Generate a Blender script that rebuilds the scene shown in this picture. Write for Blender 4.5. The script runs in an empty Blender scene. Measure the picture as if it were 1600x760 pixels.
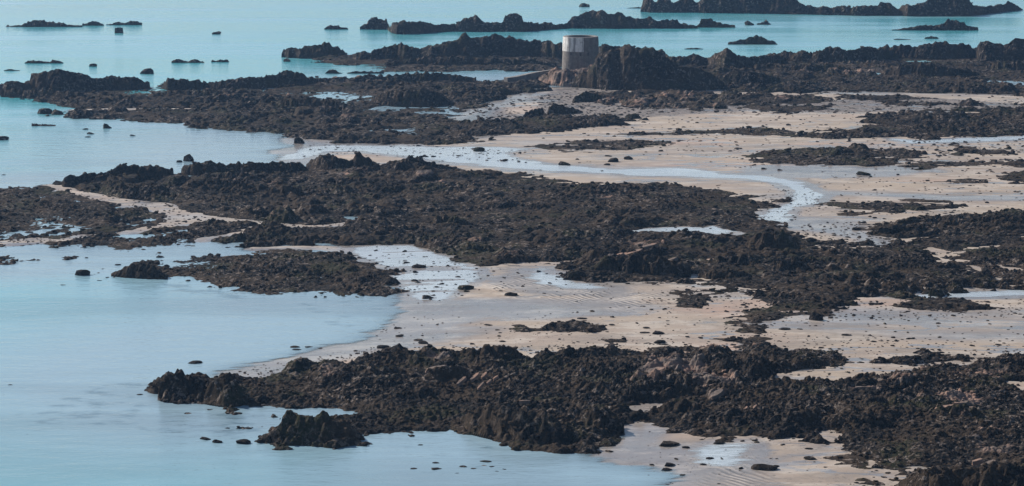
import bpy, math, random
import numpy as np
from mathutils import Vector, Matrix
random.seed(7)
rng = np.random.default_rng(7)
F32 = np.float32

# ------------------------------------------------------------------ camera, world, sun
W, HP = 1600.0, 760.0
FPX = 3800.0                      # focal length in photograph pixels
CAM_H = 60.0
PITCH = math.radians(9.4)
SP, CP = math.sin(PITCH), math.cos(PITCH)
SUN_EL, SUN_AZ = 33.0, -52.0      # azimuth from +Y, clockwise positive (negative: to the left)

sc = bpy.context.scene
col = sc.collection
cam_d = bpy.data.cameras.new("camera")
cam = bpy.data.objects.new("camera", cam_d)
col.objects.link(cam)
cam_d.sensor_fit = 'HORIZONTAL'
cam_d.sensor_width = 36.0
cam_d.lens = 36.0 * FPX / W
cam_d.clip_start = 1.0
cam_d.clip_end = 80000.0
cam.location = (0, 0, CAM_H)
cam.rotation_euler = (math.radians(90) - PITCH, 0, 0)
sc.camera = cam

world = bpy.data.worlds.new("World")
sc.world = world
world.use_nodes = True
wn = world.node_tree
bg = wn.nodes["Background"]
sky = wn.nodes.new("ShaderNodeTexSky")
sky.sky_type = 'NISHITA'
sky.sun_disc = False
sky.sun_elevation = math.radians(SUN_EL)
sky.sun_rotation = math.radians(SUN_AZ)
sky.altitude = 60.0
sky.air_density = 1.0
sky.dust_density = 0.8
sky.ozone_density = 1.5
wn.links.new(sky.outputs[0], bg.inputs[0])
bg.inputs[1].default_value = 0.064

sun_d = bpy.data.lights.new("sun", 'SUN')
sun_d.energy = 4.9
sun_d.angle = math.radians(0.5)
sun_d.color = (1.0, 0.93, 0.84)
sun = bpy.data.objects.new("sun", sun_d)
col.objects.link(sun)
_a, _e = math.radians(SUN_AZ), math.radians(SUN_EL)
sdir = Vector((math.sin(_a) * math.cos(_e), math.cos(_a) * math.cos(_e), math.sin(_e)))
sun.rotation_euler = sdir.to_track_quat('Z', 'Y').to_euler()
sun.location = (0, 0, 300)

sc.view_settings.view_transform = 'Standard'
sc.view_settings.look = 'None'
sc.view_settings.exposure = 0.55
sc.view_settings.gamma = 1.0
sc.cycles.max_bounces = 6
sc.cycles.transparent_max_bounces = 12
sc.cycles.use_denoising = True

# ------------------------------------------------------------------ projection helpers
def ray_slope(v):
    V = (HP / 2 - np.asarray(v, dtype=float)) / FPX
    return (-SP + V * CP) / (CP + V * SP)
def gy(v, z=0.0):
    return (z - CAM_H) / ray_slope(v)
def xat(u, v, y):
    V = (HP / 2 - np.asarray(v, dtype=float)) / FPX
    return (np.asarray(u, dtype=float) - W / 2) / FPX * y / (CP + V * SP)
def gp(u, v, z=0.0):
    y = gy(v, z)
    return xat(u, v, y), y
def v_of(y, z=0.0):
    s = (z - CAM_H) / y
    V = (s * CP + SP) / (CP - s * SP)
    return HP / 2 - V * FPX
def zc_of(y):
    return y * CP + CAM_H * SP
def u_of(x, y, z=0.0):
    return W / 2 + FPX * x / (y * CP - (z - CAM_H) * SP)

# ------------------------------------------------------------------ noise
def _hash(ix, iy, s):
    with np.errstate(over='ignore'):
        h = (ix.astype(np.int64) * 374761393 + iy.astype(np.int64) * 668265263 + s * 1442695041) & 0xFFFFFFFF
        h = ((h ^ (h >> 13)) * 1274126177) & 0xFFFFFFFF
        h = h ^ (h >> 16)
        h = (h * 2246822519) & 0xFFFFFFFF
        h = h ^ (h >> 15)
    return (h.astype(F32)) * F32(1 / 4294967296.0)
def vnoise(x, y, s):
    x0 = np.floor(x); y0 = np.floor(y)
    fx = (x - x0).astype(F32); fy = (y - y0).astype(F32)
    fx = fx * fx * (3 - 2 * fx); fy = fy * fy * (3 - 2 * fy)
    ix = x0.astype(np.int64); iy = y0.astype(np.int64)
    a = _hash(ix, iy, s); b = _hash(ix + 1, iy, s); c = _hash(ix, iy + 1, s); d = _hash(ix + 1, iy + 1, s)
    return (a + (b - a) * fx) * (1 - fy) + (c + (d - c) * fx) * fy
def fbm(x, y, scale, octs, s):
    t = np.zeros(x.shape, F32); amp = 1.0; tot = 0; k = 1.0 / scale
    for o in range(octs):
        c, sn = math.cos(0.7 * o + s), math.sin(0.7 * o + s)
        t += amp * (vnoise((x * c - y * sn) * k + 17.3 * o, (x * sn + y * c) * k - 9.1 * o, s + o) * 2 - 1)
        tot += amp; amp *= 0.55; k *= 2.03
    return t / tot
def rocks_field(x, y, cell, s, flat=0.6):
    """height field of overlapping angular boulders, 0..1"""
    gx = x / cell; gy_ = y / cell
    ix0 = np.floor(gx).astype(np.int64); iy0 = np.floor(gy_).astype(np.int64)
    out = np.zeros(x.shape, F32)
    for di in (-1, 0, 1):
        for dj in (-1, 0, 1):
            ix = ix0 + di; iy = iy0 + dj
            a = _hash(ix, iy, s); b = _hash(ix, iy, s + 1); c = _hash(ix, iy, s + 2); d = _hash(ix, iy, s + 3)
            dx = (gx - (ix + a)).astype(F32); dy = (gy_ - (iy + b)).astype(F32)
            th = c * 1.9 + 0.2
            cs = np.cos(th); sn = np.sin(th)
            p = dx * cs + dy * sn; q = -dx * sn + dy * cs
            q = q * (1.15 + 0.8 * d)
            ap = np.abs(p); aq = np.abs(q)
            dist = np.maximum(np.maximum(ap, aq), (ap + aq) * 0.74) / (0.42 + 0.36 * d)
            h = (0.35 + 0.65 * b) * np.clip((1 - dist) / (1 - flat * 0.8), 0, 1)
            h = h + np.where(h > 0, (p * (c - 0.35) * 0.5 + q * 0.25) , 0)
            out = np.maximum(out, h)
    return out

# ------------------------------------------------------------------ polygons
def to_world(poly, z=0.0):
    a = np.array(poly, float)
    x, y = gp(a[:, 0], a[:, 1], z)
    return np.stack([x, y], 1)
def sdf(P, x, y):
    """signed distance to polygon in metres, positive inside"""
    d2 = np.full(x.shape, 1e12, F32); ins = np.zeros(x.shape, bool)
    n = len(P)
    for i in range(n):
        ax, ay = P[i]; bx, by = P[(i + 1) % n]
        ex, ey = bx - ax, by - ay
        L = ex * ex + ey * ey + 1e-9
        t = np.clip(((x - ax) * ex + (y - ay) * ey) / L, 0, 1)
        ddx = x - ax - t * ex; ddy = y - ay - t * ey
        d2 = np.minimum(d2, ddx * ddx + ddy * ddy)
        if ay != by:
            c = (ay > y) != (by > y)
            ins ^= c & (x < ex * (y - ay) / (by - ay) + ax)
    d = np.sqrt(d2)
    return np.where(ins, d, -d).astype(F32)
def sdf_box(P, x, y, m):
    """sdf only near the polygon; -m elsewhere"""
    out = np.full(x.shape, -m, F32)
    k = (x > P[:, 0].min() - m) & (x < P[:, 0].max() + m) & (y > P[:, 1].min() - m) & (y < P[:, 1].max() + m)
    if k.any():
        out[k] = np.maximum(sdf(P, x[k], y[k]), -m)
    return out
def sline(pts, x, y, m=14.0):
    """distance field of a line with width given in px of picture height -> positive inside"""
    out = np.full(x.shape, -m, F32)
    a = np.array(pts, float)
    wx, wy = gp(a[:, 0], a[:, 1])
    hw = (gy(a[:, 1] - a[:, 2] / 2) - gy(a[:, 1] + a[:, 2] / 2)) / 2
    k = (x > wx.min() - m) & (x < wx.max() + m) & (y > wy.min() - m) & (y < wy.max() + m)
    if not k.any(): return out
    X = x[k]; Y = y[k]; o = out[k]
    for i in range(len(a) - 1):
        ex, ey = wx[i + 1] - wx[i], wy[i + 1] - wy[i]
        t = np.clip(((X - wx[i]) * ex + (Y - wy[i]) * ey) / (ex * ex + ey * ey + 1e-9), 0, 1)
        d = np.hypot(X - wx[i] - t * ex, Y - wy[i] - t * ey)
        o = np.maximum(o, (hw[i] + t * (hw[i + 1] - hw[i])) - d)
    out[k] = o
    return out

SAND = [(470,214),(445,232),(425,250),(500,262),(600,275),(700,300),(700,380),(560,378),(535,388),(560,405),(600,425),(640,440),(638,462),(630,490),(600,515),(555,532),(500,545),(430,562),(370,584),(420,600),(700,610),(900,645),(975,680),(955,705),(1000,722),(1060,730),(1085,745),(1080,800),(1900,800),(1900,150),(1100,138),(900,136),(840,140),(760,160),(690,190),(720,212),(600,222)]
SANDW = to_world(SAND)
CHAN = [  # pale shell-sand channels inside the reefs
 [(80,291,4),(120,303,5),(160,311,7),(200,318,8),(240,322,9),(265,330,7),(300,343,13),(330,342,8),(400,350,6),(450,356,8),(500,356,6),(552,350,4)],
 [(205,363,4),(240,358,8),(270,353,9),(300,345,10)],
 [(318,375,4),(350,372,5),(385,363,4),(402,354,4)],
 [(18,380,7),(60,376,8),(100,377,8),(130,370,8),(165,367,3)],
 [(430,329,2),(460,331,4),(495,333,3)],
 [(130,173,4),(200,173,5),(290,172,4)],
 [(400,389,3),(470,387,3),(540,389,4)],
]
SEACUT = [ [(50,400,10),(110,392,10),(200,399,8),(250,392,8),(310,389,5)] ]
NEARSAND = [[(1205,600),(1250,584),(1330,578),(1450,576),(1550,570),(1480,582),(1430,590),(1380,598),(1340,607),(1290,606),(1250,601)],
            [(1555,603),(1600,602),(1660,610),(1660,626),(1600,624),(1570,616)],
            [(1180,603),(1215,600),(1210,604),(1185,606)],
            [(975,655),(985,653),(1000,660),(990,663)],
            [(790,574),(830,571),(880,574),(840,578)],
            [(1260,690),(1300,676),(1310,680),(1290,700)],
            [(1390,690),(1410,685),(1420,690),(1400,696)]]
NEARW = [to_world(p) for p in NEARSAND]
POOLS = {
 'w1': [(430,251),(462,236),(480,230),(520,228),(640,229),(700,232),(760,233),(830,236),(790,243),(800,250),(860,262),(960,268),(1060,268),(1140,277),(1200,280),(1258,292),(1290,313),(1280,325),(1240,331),(1238,355),(1186,354),(1190,337),(1235,322),(1240,308),(1205,291),(1140,285),(1000,279),(880,272),(800,268),(700,257),(620,247),(560,240),(510,238),(480,251)],
 'w2': [(962,366),(1000,362),(1040,360),(1100,361),(1115,357),(1130,364),(1170,369),(1165,375),(1100,373),(1010,373)],
 'w3': [(536,386),(600,383),(645,383),(680,398),(750,423),(757,436),(720,455),(690,472),(650,470),(638,457),(605,434),(640,426),(590,416),(560,402)],
 'w4': [(1385,471),(1450,464),(1540,458),(1600,456),(1700,455),(1700,470),(1600,468),(1560,470),(1500,471),(1440,474)],
 'w5': [(1385,222),(1440,226),(1500,221),(1600,216),(1700,214),(1700,221),(1600,223),(1500,228),(1420,230)],
 'w6': [(742,113),(800,112),(832,117),(815,124),(780,125),(755,119)],
 'w7': [(1075,708),(1105,696),(1180,697),(1185,712),(1160,728),(1110,737),(1080,728)],
 'w8': [(462,643),(500,640),(553,641),(556,648),(520,651),(475,649)],
 'w9': [(815,430),(850,424),(890,436),(930,446),(960,456),(900,458),(830,448)],
}
POOLW = {k: to_world(p) for k, p in POOLS.items()}
WETS = [  # (polygon, strength) damp mirror-like sand
 ([(640,455),(700,470),(800,470),(960,470),(1020,485),(980,500),(850,503),(760,500),(700,520),(640,520),(600,540),(560,560),(400,600),(500,540),(620,500)], .62),
 ([(820,425),(880,430),(990,455),(960,470),(820,460),(760,440)], .8),
 ([(1165,266),(1300,264),(1430,264),(1470,272),(1380,281),(1250,284),(1150,276)], .75),
 ([(600,225),(900,240),(1100,262),(1280,285),(1310,335),(1240,360),(1140,300),(900,282),(700,262),(560,245)], .32),
 ([(1190,345),(1260,345),(1330,352),(1360,372),(1400,385),(1440,400),(1380,392),(1300,372),(1230,365)], .7),
 ([(1280,306),(1380,307),(1500,311),(1700,313),(1700,319),(1500,317),(1300,312)], .7),
 ([(1200,500),(1300,480),(1450,495),(1700,480),(1700,530),(1500,540),(1300,530),(1180,520)], .45),
 ([(700,425),(900,410),(940,440),(1180,455),(1150,475),(1000,470),(800,450)], .35),
 ([(960,690),(1080,695),(1180,690),(1200,730),(1230,800),(960,800)], .6),
 ([(1500,225),(1300,235),(1100,225),(900,215),(760,215),(700,235),(1000,250),(1300,240)], .3),
 ([(640,515),(720,508),(800,512),(800,520),(740,530),(660,540),(560,560),(640,530)], .5),
 ([(1290,690),(1300,705),(1270,715),(1230,722),(1220,740),(1100,760),(1150,730),(1240,712)], .5),
]
WETW = [(to_world(p), s) for p, s in WETS]

def sand_z(x, y, full=True):
    d = sdf_box(SANDW, x, y, 60.0)
    n = fbm(x, y, 26.0, 3, 301)
    d = d + n * 2.2 + fbm(x * .35, y, 7.0, 4, 303) * 3.5
    z = np.where(d > 0, 0.9 * (1 - np.exp(-d / 40.0)), d * 0.035)
    z = np.maximum(z, -1.6)
    # low undulation, drains and sand banks
    z = z + np.where(d > 0, np.clip(d / 12, 0, 1), 0) * (fbm(x, y, 13.0, 3, 305) * 0.10)
    for c in CHAN:
        z = np.maximum(z, np.minimum(sline(c, x, y) * 0.2 + 0.16, 0.16) + .05 * fbm(x, y, 3.0, 3, 307))
    return z.astype(F32), d

# ------------------------------------------------------------------ materials
class NT:
    def __init__(s, name):
        s.m = bpy.data.materials.new(name); s.m.use_nodes = True
        s.t = s.m.node_tree; s.n = s.t.nodes; s.l = s.t.links
        s.b = s.n["Principled BSDF"]; s.out = s.n["Material Output"]
    def new(s, t, **k):
        n = s.n.new(t)
        for a, v in k.items(): setattr(n, a, v)
        return n
    def pos(s, scale=(1, 1, 1)):
        g = s.new("ShaderNodeNewGeometry"); m = s.new("ShaderNodeMapping")
        m.inputs['Scale'].default_value = scale
        s.l.new(g.outputs['Position'], m.inputs['Vector']); return m.outputs[0]
    def noise(s, vec, scale, detail=4, rough=0.6):
        n = s.new("ShaderNodeTexNoise"); n.inputs['Scale'].default_value = scale
        n.inputs['Detail'].default_value = detail; n.inputs['Roughness'].default_value = rough
        s.l.new(vec, n.inputs['Vector']); return n.outputs['Fac']
    def ramp(s, fac, a, b, lo=0.0, hi=1.0):
        n = s.new("ShaderNodeMapRange"); n.clamp = True; n.interpolation_type = 'SMOOTHSTEP'
        n.inputs[1].default_value = a; n.inputs[2].default_value = b
        n.inputs[3].default_value = lo; n.inputs[4].default_value = hi
        s.l.new(fac, n.inputs[0]); return n.outputs[0]
    def mix(s, fac, a, b):
        n = s.new("ShaderNodeMix"); n.data_type = 'RGBA'
        for sock, v in ((n.inputs[0], fac), (n.inputs[6], a), (n.inputs[7], b)):
            if isinstance(v, (tuple, list)): sock.default_value = (*v, 1)
            elif isinstance(v, float): sock.default_value = v
            else: s.l.new(v, sock)
        return n.outputs[2]
    def math(s, op, a, b):
        n = s.new("ShaderNodeMath"); n.operation = op
        for sock, v in ((n.inputs[0], a), (n.inputs[1], b)):
            if isinstance(v, (int, float)): sock.default_value = v
            else: s.l.new(v, sock)
        return n.outputs[0]
    def attr(s, name):
        n = s.new("ShaderNodeAttribute"); n.attribute_name = name; return n.outputs['Fac']
    def bump(s, h, strength, dist, normal=None):
        n = s.new("ShaderNodeBump"); n.inputs['Strength'].default_value = strength
        n.inputs['Distance'].default_value = dist
        s.l.new(h, n.inputs['Height'])
        if normal is not None: s.l.new(normal, n.inputs['Normal'])
        return n.outputs[0]

def rock_material(name, weed=(0.009, 0.0088, 0.0095), brown=(0.034, 0.0245, 0.0175), green=(0.022, 0.023, 0.012), bare=(0.30, 0.195, 0.15), grey=(0.16, 0.13, 0.115)):
    k = NT(name); p = k.pos()
    c = k.mix(k.ramp(k.noise(p, 0.12, 6, .7), .45, .57), weed, brown)
    c = k.mix(k.ramp(k.noise(p, 0.09, 6, .7), .53, .62), c, green)
    c = k.mix(k.ramp(k.noise(p, 2.2, 4, .7), .50, .60, 0, .8), c, tuple(min(1, v * 1.9) for v in brown))
    sp = k.math('MULTIPLY', k.ramp(k.noise(p, 1.15, 4, .75), .555, .60), k.ramp(k.noise(p, .07, 4), .40, .60, .15, 1))
    c = k.mix(k.math('MULTIPLY', sp, .85), c, (0.20, 0.165, 0.145))
    b = k.attr('bare')
    bn = k.math('ADD', b, k.math('MULTIPLY', k.math('SUBTRACT', k.noise(p, 0.55, 5, .65), .5), 1.3))
    bf = k.ramp(bn, .42, .75)
    g = k.mix(k.ramp(k.noise(p, 0.35, 4), .4, .6), bare, grey)
    g = k.mix(k.ramp(k.noise(p, 3.0, 4), .45, .8, 0, .55), g, (0.07, 0.06, 0.055))
    c = k.mix(bf, c, g)
    k.l.new(c, k.b.inputs['Base Color'])
    k.b.inputs['Roughness'].default_value = 0.95
    k.b.inputs['Specular IOR Level'].default_value = 0.06
    h = k.math('ADD', k.noise(p, 2.2, 5, .7), k.math('MULTIPLY', k.noise(p, 7.0, 3, .7), .4))
    k.l.new(k.bump(h, 0.8, 0.35), k.b.inputs['Normal'])
    return k.m
M_ROCK = rock_material("weedy_rock")
M_STONE = rock_material("loose_stone", weed=(0.009, 0.009, 0.010), brown=(0.018, 0.014, 0.012))

def sand_material():
    k = NT("sand"); p = k.pos(); ps = k.pos((0.35, 1, 1))
    dry = k.mix(k.ramp(k.noise(ps, 0.07, 4), .38, .62), (0.31, 0.25, 0.197), (0.255, 0.203, 0.168))
    dry = k.mix(k.ramp(k.noise(ps, 0.045, 3), .55, .7, 0, .8), dry, (0.35, 0.23, 0.18))
    wetc = k.mix(k.ramp(k.noise(ps, 0.12, 3), .4, .6), (0.25, 0.222, 0.205), (0.20, 0.185, 0.178))
    w = k.attr('wet')
    wn_ = k.math('ADD', w, k.math('MULTIPLY', k.math('SUBTRACT', k.noise(ps, 0.11, 6, .6), .5), .9))
    # drainage rills: thin winding threads of wet sand
    rl = k.math('ABSOLUTE', k.math('SUBTRACT', k.noise(k.pos((.3, 1, 1)), .085, 5, .6), .5), 0)
    rm = k.ramp(k.noise(k.pos((.3, 1, 1)), .028, 3), .46, .58)
    wn_ = k.math('ADD', wn_, k.math('MULTIPLY', k.math('MULTIPLY', k.ramp(rl, .006, .022, 1, 0), rm), .75))
    pd = k.math('MULTIPLY', k.ramp(k.noise(k.pos((.35, 1, 1)), .3, 5, .7), .56, .62), k.ramp(k.noise(ps, .03, 2), .45, .55))
    wn_ = k.math('ADD', wn_, k.math('MULTIPLY', pd, .5))
    wf = k.ramp(wn_, .12, .62)
    c = k.mix(wf, dry, wetc)
    # under water the bed turns to weed and dark silt in patches
    bed = k.attr('bed')
    deep = k.mix(k.ramp(k.noise(ps, 0.06, 5), .45, .7), (0.46, 0.46, 0.44), (0.34, 0.36, 0.36))
    c = k.mix(bed, c, deep)
    c = k.mix(k.ramp(k.noise(k.pos((.4, 1, 1)), .22, 7, .75), .48, .60, 0, .55), c, (0.43, 0.385, 0.34))
    c = k.mix(k.ramp(k.noise(k.pos((.45, 1, 1)), .15, 7, .78), .50, .60, 0, .6), c, (0.17, 0.145, 0.125))
    # shell and weed specks
    sp = k.math('MULTIPLY', k.ramp(k.noise(p, 1.5, 4, .75), .58, .66), k.ramp(k.noise(ps, .06, 3), .40, .6, .3, 1))
    c = k.mix(sp, c, (0.13, 0.11, 0.095))
    rub = k.attr('rubble')
    rn = k.math('ADD', rub, k.math('MULTIPLY', k.math('SUBTRACT', k.noise(p, 0.8, 5, .7), .5), 1.2))
    rc = k.mix(k.ramp(k.noise(p, 1.3, 4, .7), .42, .6), (0.055, 0.047, 0.042), (0.20, 0.165, 0.15))
    c = k.mix(k.ramp(rn, .35, .7), c, rc)
    k.l.new(c, k.b.inputs['Base Color'])
    r = k.new("ShaderNodeMapRange"); k.l.new(wf, r.inputs[0]); r.inputs[3].default_value = .85; r.inputs[4].default_value = .20
    k.l.new(k.math('ADD', r.outputs[0], k.math('MULTIPLY', k.attr('ripple'), .22)), k.b.inputs['Roughness'])
    # ripple marks
    mp = k.pos(); wv = k.new("ShaderNodeTexWave"); wv.wave_type = 'BANDS'; wv.bands_direction = 'X'
    mpn = mp.node; mpn.inputs['Rotation'].default_value = (0, 0, math.radians(-35))
    k.l.new(mp, wv.inputs['Vector']); wv.inputs['Scale'].default_value = .36; wv.inputs['Distortion'].default_value = 9
    wv.inputs['Detail'].default_value = 2; wv.inputs['Detail Scale'].default_value = .35
    rip = k.math('MULTIPLY', k.math('MULTIPLY', wv.outputs['Fac'], k.attr('ripple')), k.ramp(k.noise(p, .16, 4, .6), .42, .58))
    h = k.math('ADD', k.math('MULTIPLY', rip, 1.0), k.math('MULTIPLY', k.noise(p, .9, 5, .65), .35))
    k.l.new(k.bump(h, 1.0, 0.15), k.b.inputs['Normal'])
    return k.m
M_SAND = sand_material()

def water_material(name, body, tint, rough, wave, wscale, clear=None, spec=1.0, film=False):
    """glossy surface by Fresnel over a body that is see-through where 'depth' is small"""
    k = NT(name); ps = k.pos((0.45, 1, 1))
    k.n.remove(k.b)
    h = k.math('ADD', k.noise(ps, wscale, 4, .6), k.math('MULTIPLY', k.noise(ps, wscale * 4.3, 3, .6), .3))
    nrm = k.bump(h, wave, 0.25)
    gl = k.new("ShaderNodeBsdfGlossy"); gl.inputs['Color'].default_value = (1, 1, 1, 1)
    big = k.noise(k.pos((.18, 1, 1)), 0.03, 5, .6)
    rr = k.ramp(big, .4, .65, rough * .6, rough * 1.7)
    k.l.new(rr, gl.inputs['Roughness']); k.l.new(nrm, gl.inputs['Normal'])
    tr = k.new("ShaderNodeBsdfTransparent"); tr.inputs['Color'].default_value = (*tint, 1)
    df = k.new("ShaderNodeBsdfDiffuse")
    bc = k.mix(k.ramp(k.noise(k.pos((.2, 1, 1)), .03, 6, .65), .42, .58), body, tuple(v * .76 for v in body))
    if clear is None:
        bc = k.mix(k.attr('deep'), bc, (0.09, 0.385, 0.45))
        sh = k.math('ADD', k.attr('shoal_ripple'), k.math('MULTIPLY', k.math('SUBTRACT', k.noise(k.pos((.6, 1, 1)), .42, 5, .65), .5), 1.5))
        bc = k.mix(k.ramp(sh, .38, .68, 0, .6), bc, (0.07, 0.13, 0.17))
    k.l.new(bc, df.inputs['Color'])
    m1 = k.new("ShaderNodeMixShader")
    if clear is None:
        k.l.new(k.attr('murk'), m1.inputs[0])
    else:
        m1.inputs[0].default_value = 1 - clear
    k.l.new(tr.outputs[0], m1.inputs[1]); k.l.new(df.outputs[0], m1.inputs[2])
    fr = k.new("ShaderNodeFresnel"); fr.inputs['IOR'].default_value = 1.333
    k.l.new(nrm, fr.inputs['Normal'])
    f2 = k.math('MULTIPLY', fr.outputs[0], spec)
    m2 = k.new("ShaderNodeMixShader"); k.l.new(f2, m2.inputs[0])
    k.l.new(m1.outputs[0], m2.inputs[1]); k.l.new(gl.outputs[0], m2.inputs[2])
    if film:      # the sheet thins out towards its rim and lets the sand through
        m3 = k.new("ShaderNodeMixShader"); t2 = k.new("ShaderNodeBsdfTransparent")
        ff = k.ramp(k.math('ADD', k.attr('film'), k.math('MULTIPLY', k.math('SUBTRACT', k.noise(k.pos((.3, 1, 1)), .6, 4, .65), .5), 1.6)), .1, .5)
        k.l.new(ff, m3.inputs[0]); k.l.new(t2.outputs[0], m3.inputs[1]); k.l.new(m2.outputs[0], m3.inputs[2])
        m2 = m3
    k.l.new(m2.outputs[0], k.out.inputs['Surface'])
    return k.m
M_SEA = water_material("sea_water", (0.24, 0.355, 0.43), (0.86, 0.95, 0.97), 0.17, 0.6, 0.40, film=True)
M_POOL = water_material("pool_water", (0.62, 0.71, 0.78), (0.95, 0.97, 0.99), 0.20, 0.9, 1.1, clear=.2, film=True)  # bright body: pale sand below plus sky reflection painted into the colour

def plain(name, a, b, scale, rough=.8, bump=.4, bscale=2.0):
    k = NT(name); p = k.pos()
    k.l.new(k.mix(k.ramp(k.noise(p, scale, 5, .65), .35, .65), a, b), k.b.inputs['Base Color'])
    k.b.inputs['Roughness'].default_value = rough
    k.l.new(k.bump(k.noise(p, bscale, 5, .7), bump, .12), k.b.inputs['Normal'])
    return k.m
M_PAINT = None

# ------------------------------------------------------------------ mesh helpers
def mesh_from(name, verts, faces4, mat, parent=None, origin=None, attrs=None, smooth=False):
    """verts (n,3) array, faces (m,3|4) array"""
    verts = np.asarray(verts, F32).copy()
    if origin is not None: verts -= np.array(origin, F32)
    me = bpy.data.meshes.new(name)
    n = len(verts); m, kk = faces4.shape
    me.vertices.add(n); me.vertices.foreach_set("co", verts.ravel())
    me.loops.add(m * kk); me.loops.foreach_set("vertex_index", faces4.astype(np.int32).ravel())
    me.polygons.add(m); me.polygons.foreach_set("loop_start", (np.arange(m) * kk).astype(np.int32))
    me.polygons.foreach_set("use_smooth", np.full(m, smooth, bool))
    me.update(calc_edges=True)
    for an, av in (attrs or {}).items():
        at = me.attributes.new(an, 'FLOAT', 'POINT'); at.data.foreach_set("value", np.asarray(av, F32))
    me.materials.append(mat)
    o = bpy.data.objects.new(name, me); col.objects.link(o)
    if parent is not None:
        o.parent = parent
        if origin is not None: o.location = Vector(origin) - parent_origin(parent)
    elif origin is not None: o.location = origin
    return o
def parent_origin(p):
    v = Vector(p.location)
    while p.parent is not None:
        p = p.parent; v = v + Vector(p.location)
    return v
def tag(o, label=None, cat=None, group=None, kind=None):
    if label: o['label'] = label
    if cat: o['category'] = cat
    if group: o['group'] = group
    if kind: o['kind'] = kind
    return o

# ------------------------------------------------------------------ shared fine grid (columns follow lines of sight, rows in depth)
UCOL = np.arange(-90, 1691, 1.55)
YR = [222.0 * 0.96]
while YR[-1] < 905: YR.append(YR[-1] * 1.00088 + 0.005)
YR = np.array(YR); VR = v_of(YR)
NU, NY = len(UCOL), len(YR)
GX = ((UCOL[None, :] - W / 2) / FPX * zc_of(YR)[:, None]).astype(F32)
GY = np.repeat(YR[:, None], NU, 1).astype(F32)
print("fine grid", NU, NY, NU * NY)
GS = np.zeros((NY, NU), F32)          # sand height on the fine grid, from a half-size grid
hs, _ = sand_z(GX[::3, ::3], GY[::3, ::3])
def upsample(a, ny, nu, st):
    iy = np.arange(ny) / st; ix = np.arange(nu) / st
    y0 = np.minimum(iy.astype(int), a.shape[0] - 1); x0 = np.minimum(ix.astype(int), a.shape[1] - 1)
    y1 = np.minimum(y0 + 1, a.shape[0] - 1); x1 = np.minimum(x0 + 1, a.shape[1] - 1)
    fy = (iy - y0)[:, None].astype(F32); fx = (ix - x0)[None, :].astype(F32)
    return (a[y0][:, x0] * (1 - fx) + a[y0][:, x1] * fx) * (1 - fy) + (a[y1][:, x0] * (1 - fx) + a[y1][:, x1] * fx) * fy
GS = upsample(hs, NY, NU, 3)

def window(u0, u1, v0, v1):
    c0 = max(0, np.searchsorted(UCOL, u0)); c1 = min(NU, np.searchsorted(UCOL, u1))
    y0 = gy(v1); y1 = gy(v0) if v0 > -60 else 1e9
    r0 = max(0, np.searchsorted(YR, y0)); r1 = min(NY, np.searchsorted(YR, y1))
    return slice(r0, r1), slice(c0, c1)

def extract(name, z, keep, rs, cs, mat, parent=None, origin='auto', attrs=None, smooth=False):
    """turn the grid window into a mesh of the quads that touch a kept vertex"""
    X = GX[rs, cs]; Y = GY[rs, cs]
    q = keep[:-1, :-1] | keep[1:, :-1] | keep[:-1, 1:] | keep[1:, 1:]
    if q.sum() < 3: return None
    idx = np.arange(X.size).reshape(X.shape)
    f = np.stack([idx[:-1, :-1][q], idx[:-1, 1:][q], idx[1:, 1:][q], idx[1:, :-1][q]], 1)
    used = np.zeros(X.size, bool); used[f.ravel()] = True
    remap = np.cumsum(used) - 1
    v = np.stack([X.ravel()[used], Y.ravel()[used], z.ravel()[used]], 1)
    f = remap[f]
    if isinstance(origin, str):
        origin = (float(v[:, 0].mean()), float(v[:, 1].mean()), 0.0)
    at = {k: a.ravel()[used] for k, a in (attrs or {}).items()}
    return mesh_from(name, v, f, mat, parent, origin, at, smooth)

def relief(x, y):
    """rock relief in metres above the reef's mean surface"""
    big = np.clip(.35 + 2.0 * fbm(x, y, 26.0, 3, 15), 0, 1.3)
    h = 1.15 * big * rocks_field(x, y, 6.5, 11, .65)
    mid = np.clip(.55 + 1.9 * fbm(x, y, 12.0, 2, 16), .05, 1.5)
    h = h + 0.60 * mid * rocks_field(x, y, 2.6, 21, .5)
    fine = np.clip(.7 + 1.3 * fbm(x, y, 8.0, 2, 18), .2, 1.4)
    h += fine * (0.30 * rocks_field(x, y, 1.15, 31, .35) + 0.20 * rocks_field(x, y, .6, 41, .25) * np.clip((640 - y) / 200, 0, 1))
    # bedding: tilted ledges broken along their strike, in patches
    wx = fbm(x, y, 11.0, 3, 44) * 4.0
    q = (x * -.42 + y * .91 + wx) / 2.3
    r = (x * .91 + y * .42 + wx) / 4.5
    ri = np.floor(r + .8 * vnoise(q, q * 0, 45))
    qq = q + _hash(ri.astype(np.int64), np.floor(q).astype(np.int64) * 0, 46)
    saw = qq - np.floor(qq)
    led = np.where(saw < .75, saw / .75, (1 - saw) / .25) * (.3 + .7 * _hash(ri.astype(np.int64), np.floor(qq).astype(np.int64), 47))
    bed = np.clip(.25 + 2.6 * fbm(x, y, 22.0, 3, 48), 0, 1)
    h = h * (1 - .35 * bed) + .60 * bed * led
    nr = np.clip((330 - y) / 60, 0, 1)
    h += nr * (.26 * rocks_field(x, y, .95, 131, .35) + .17 * rocks_field(x, y, .5, 141, .3))
    h += .14 * fbm(x, y, .9, 3, 43)
    return h.astype(F32)

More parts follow.
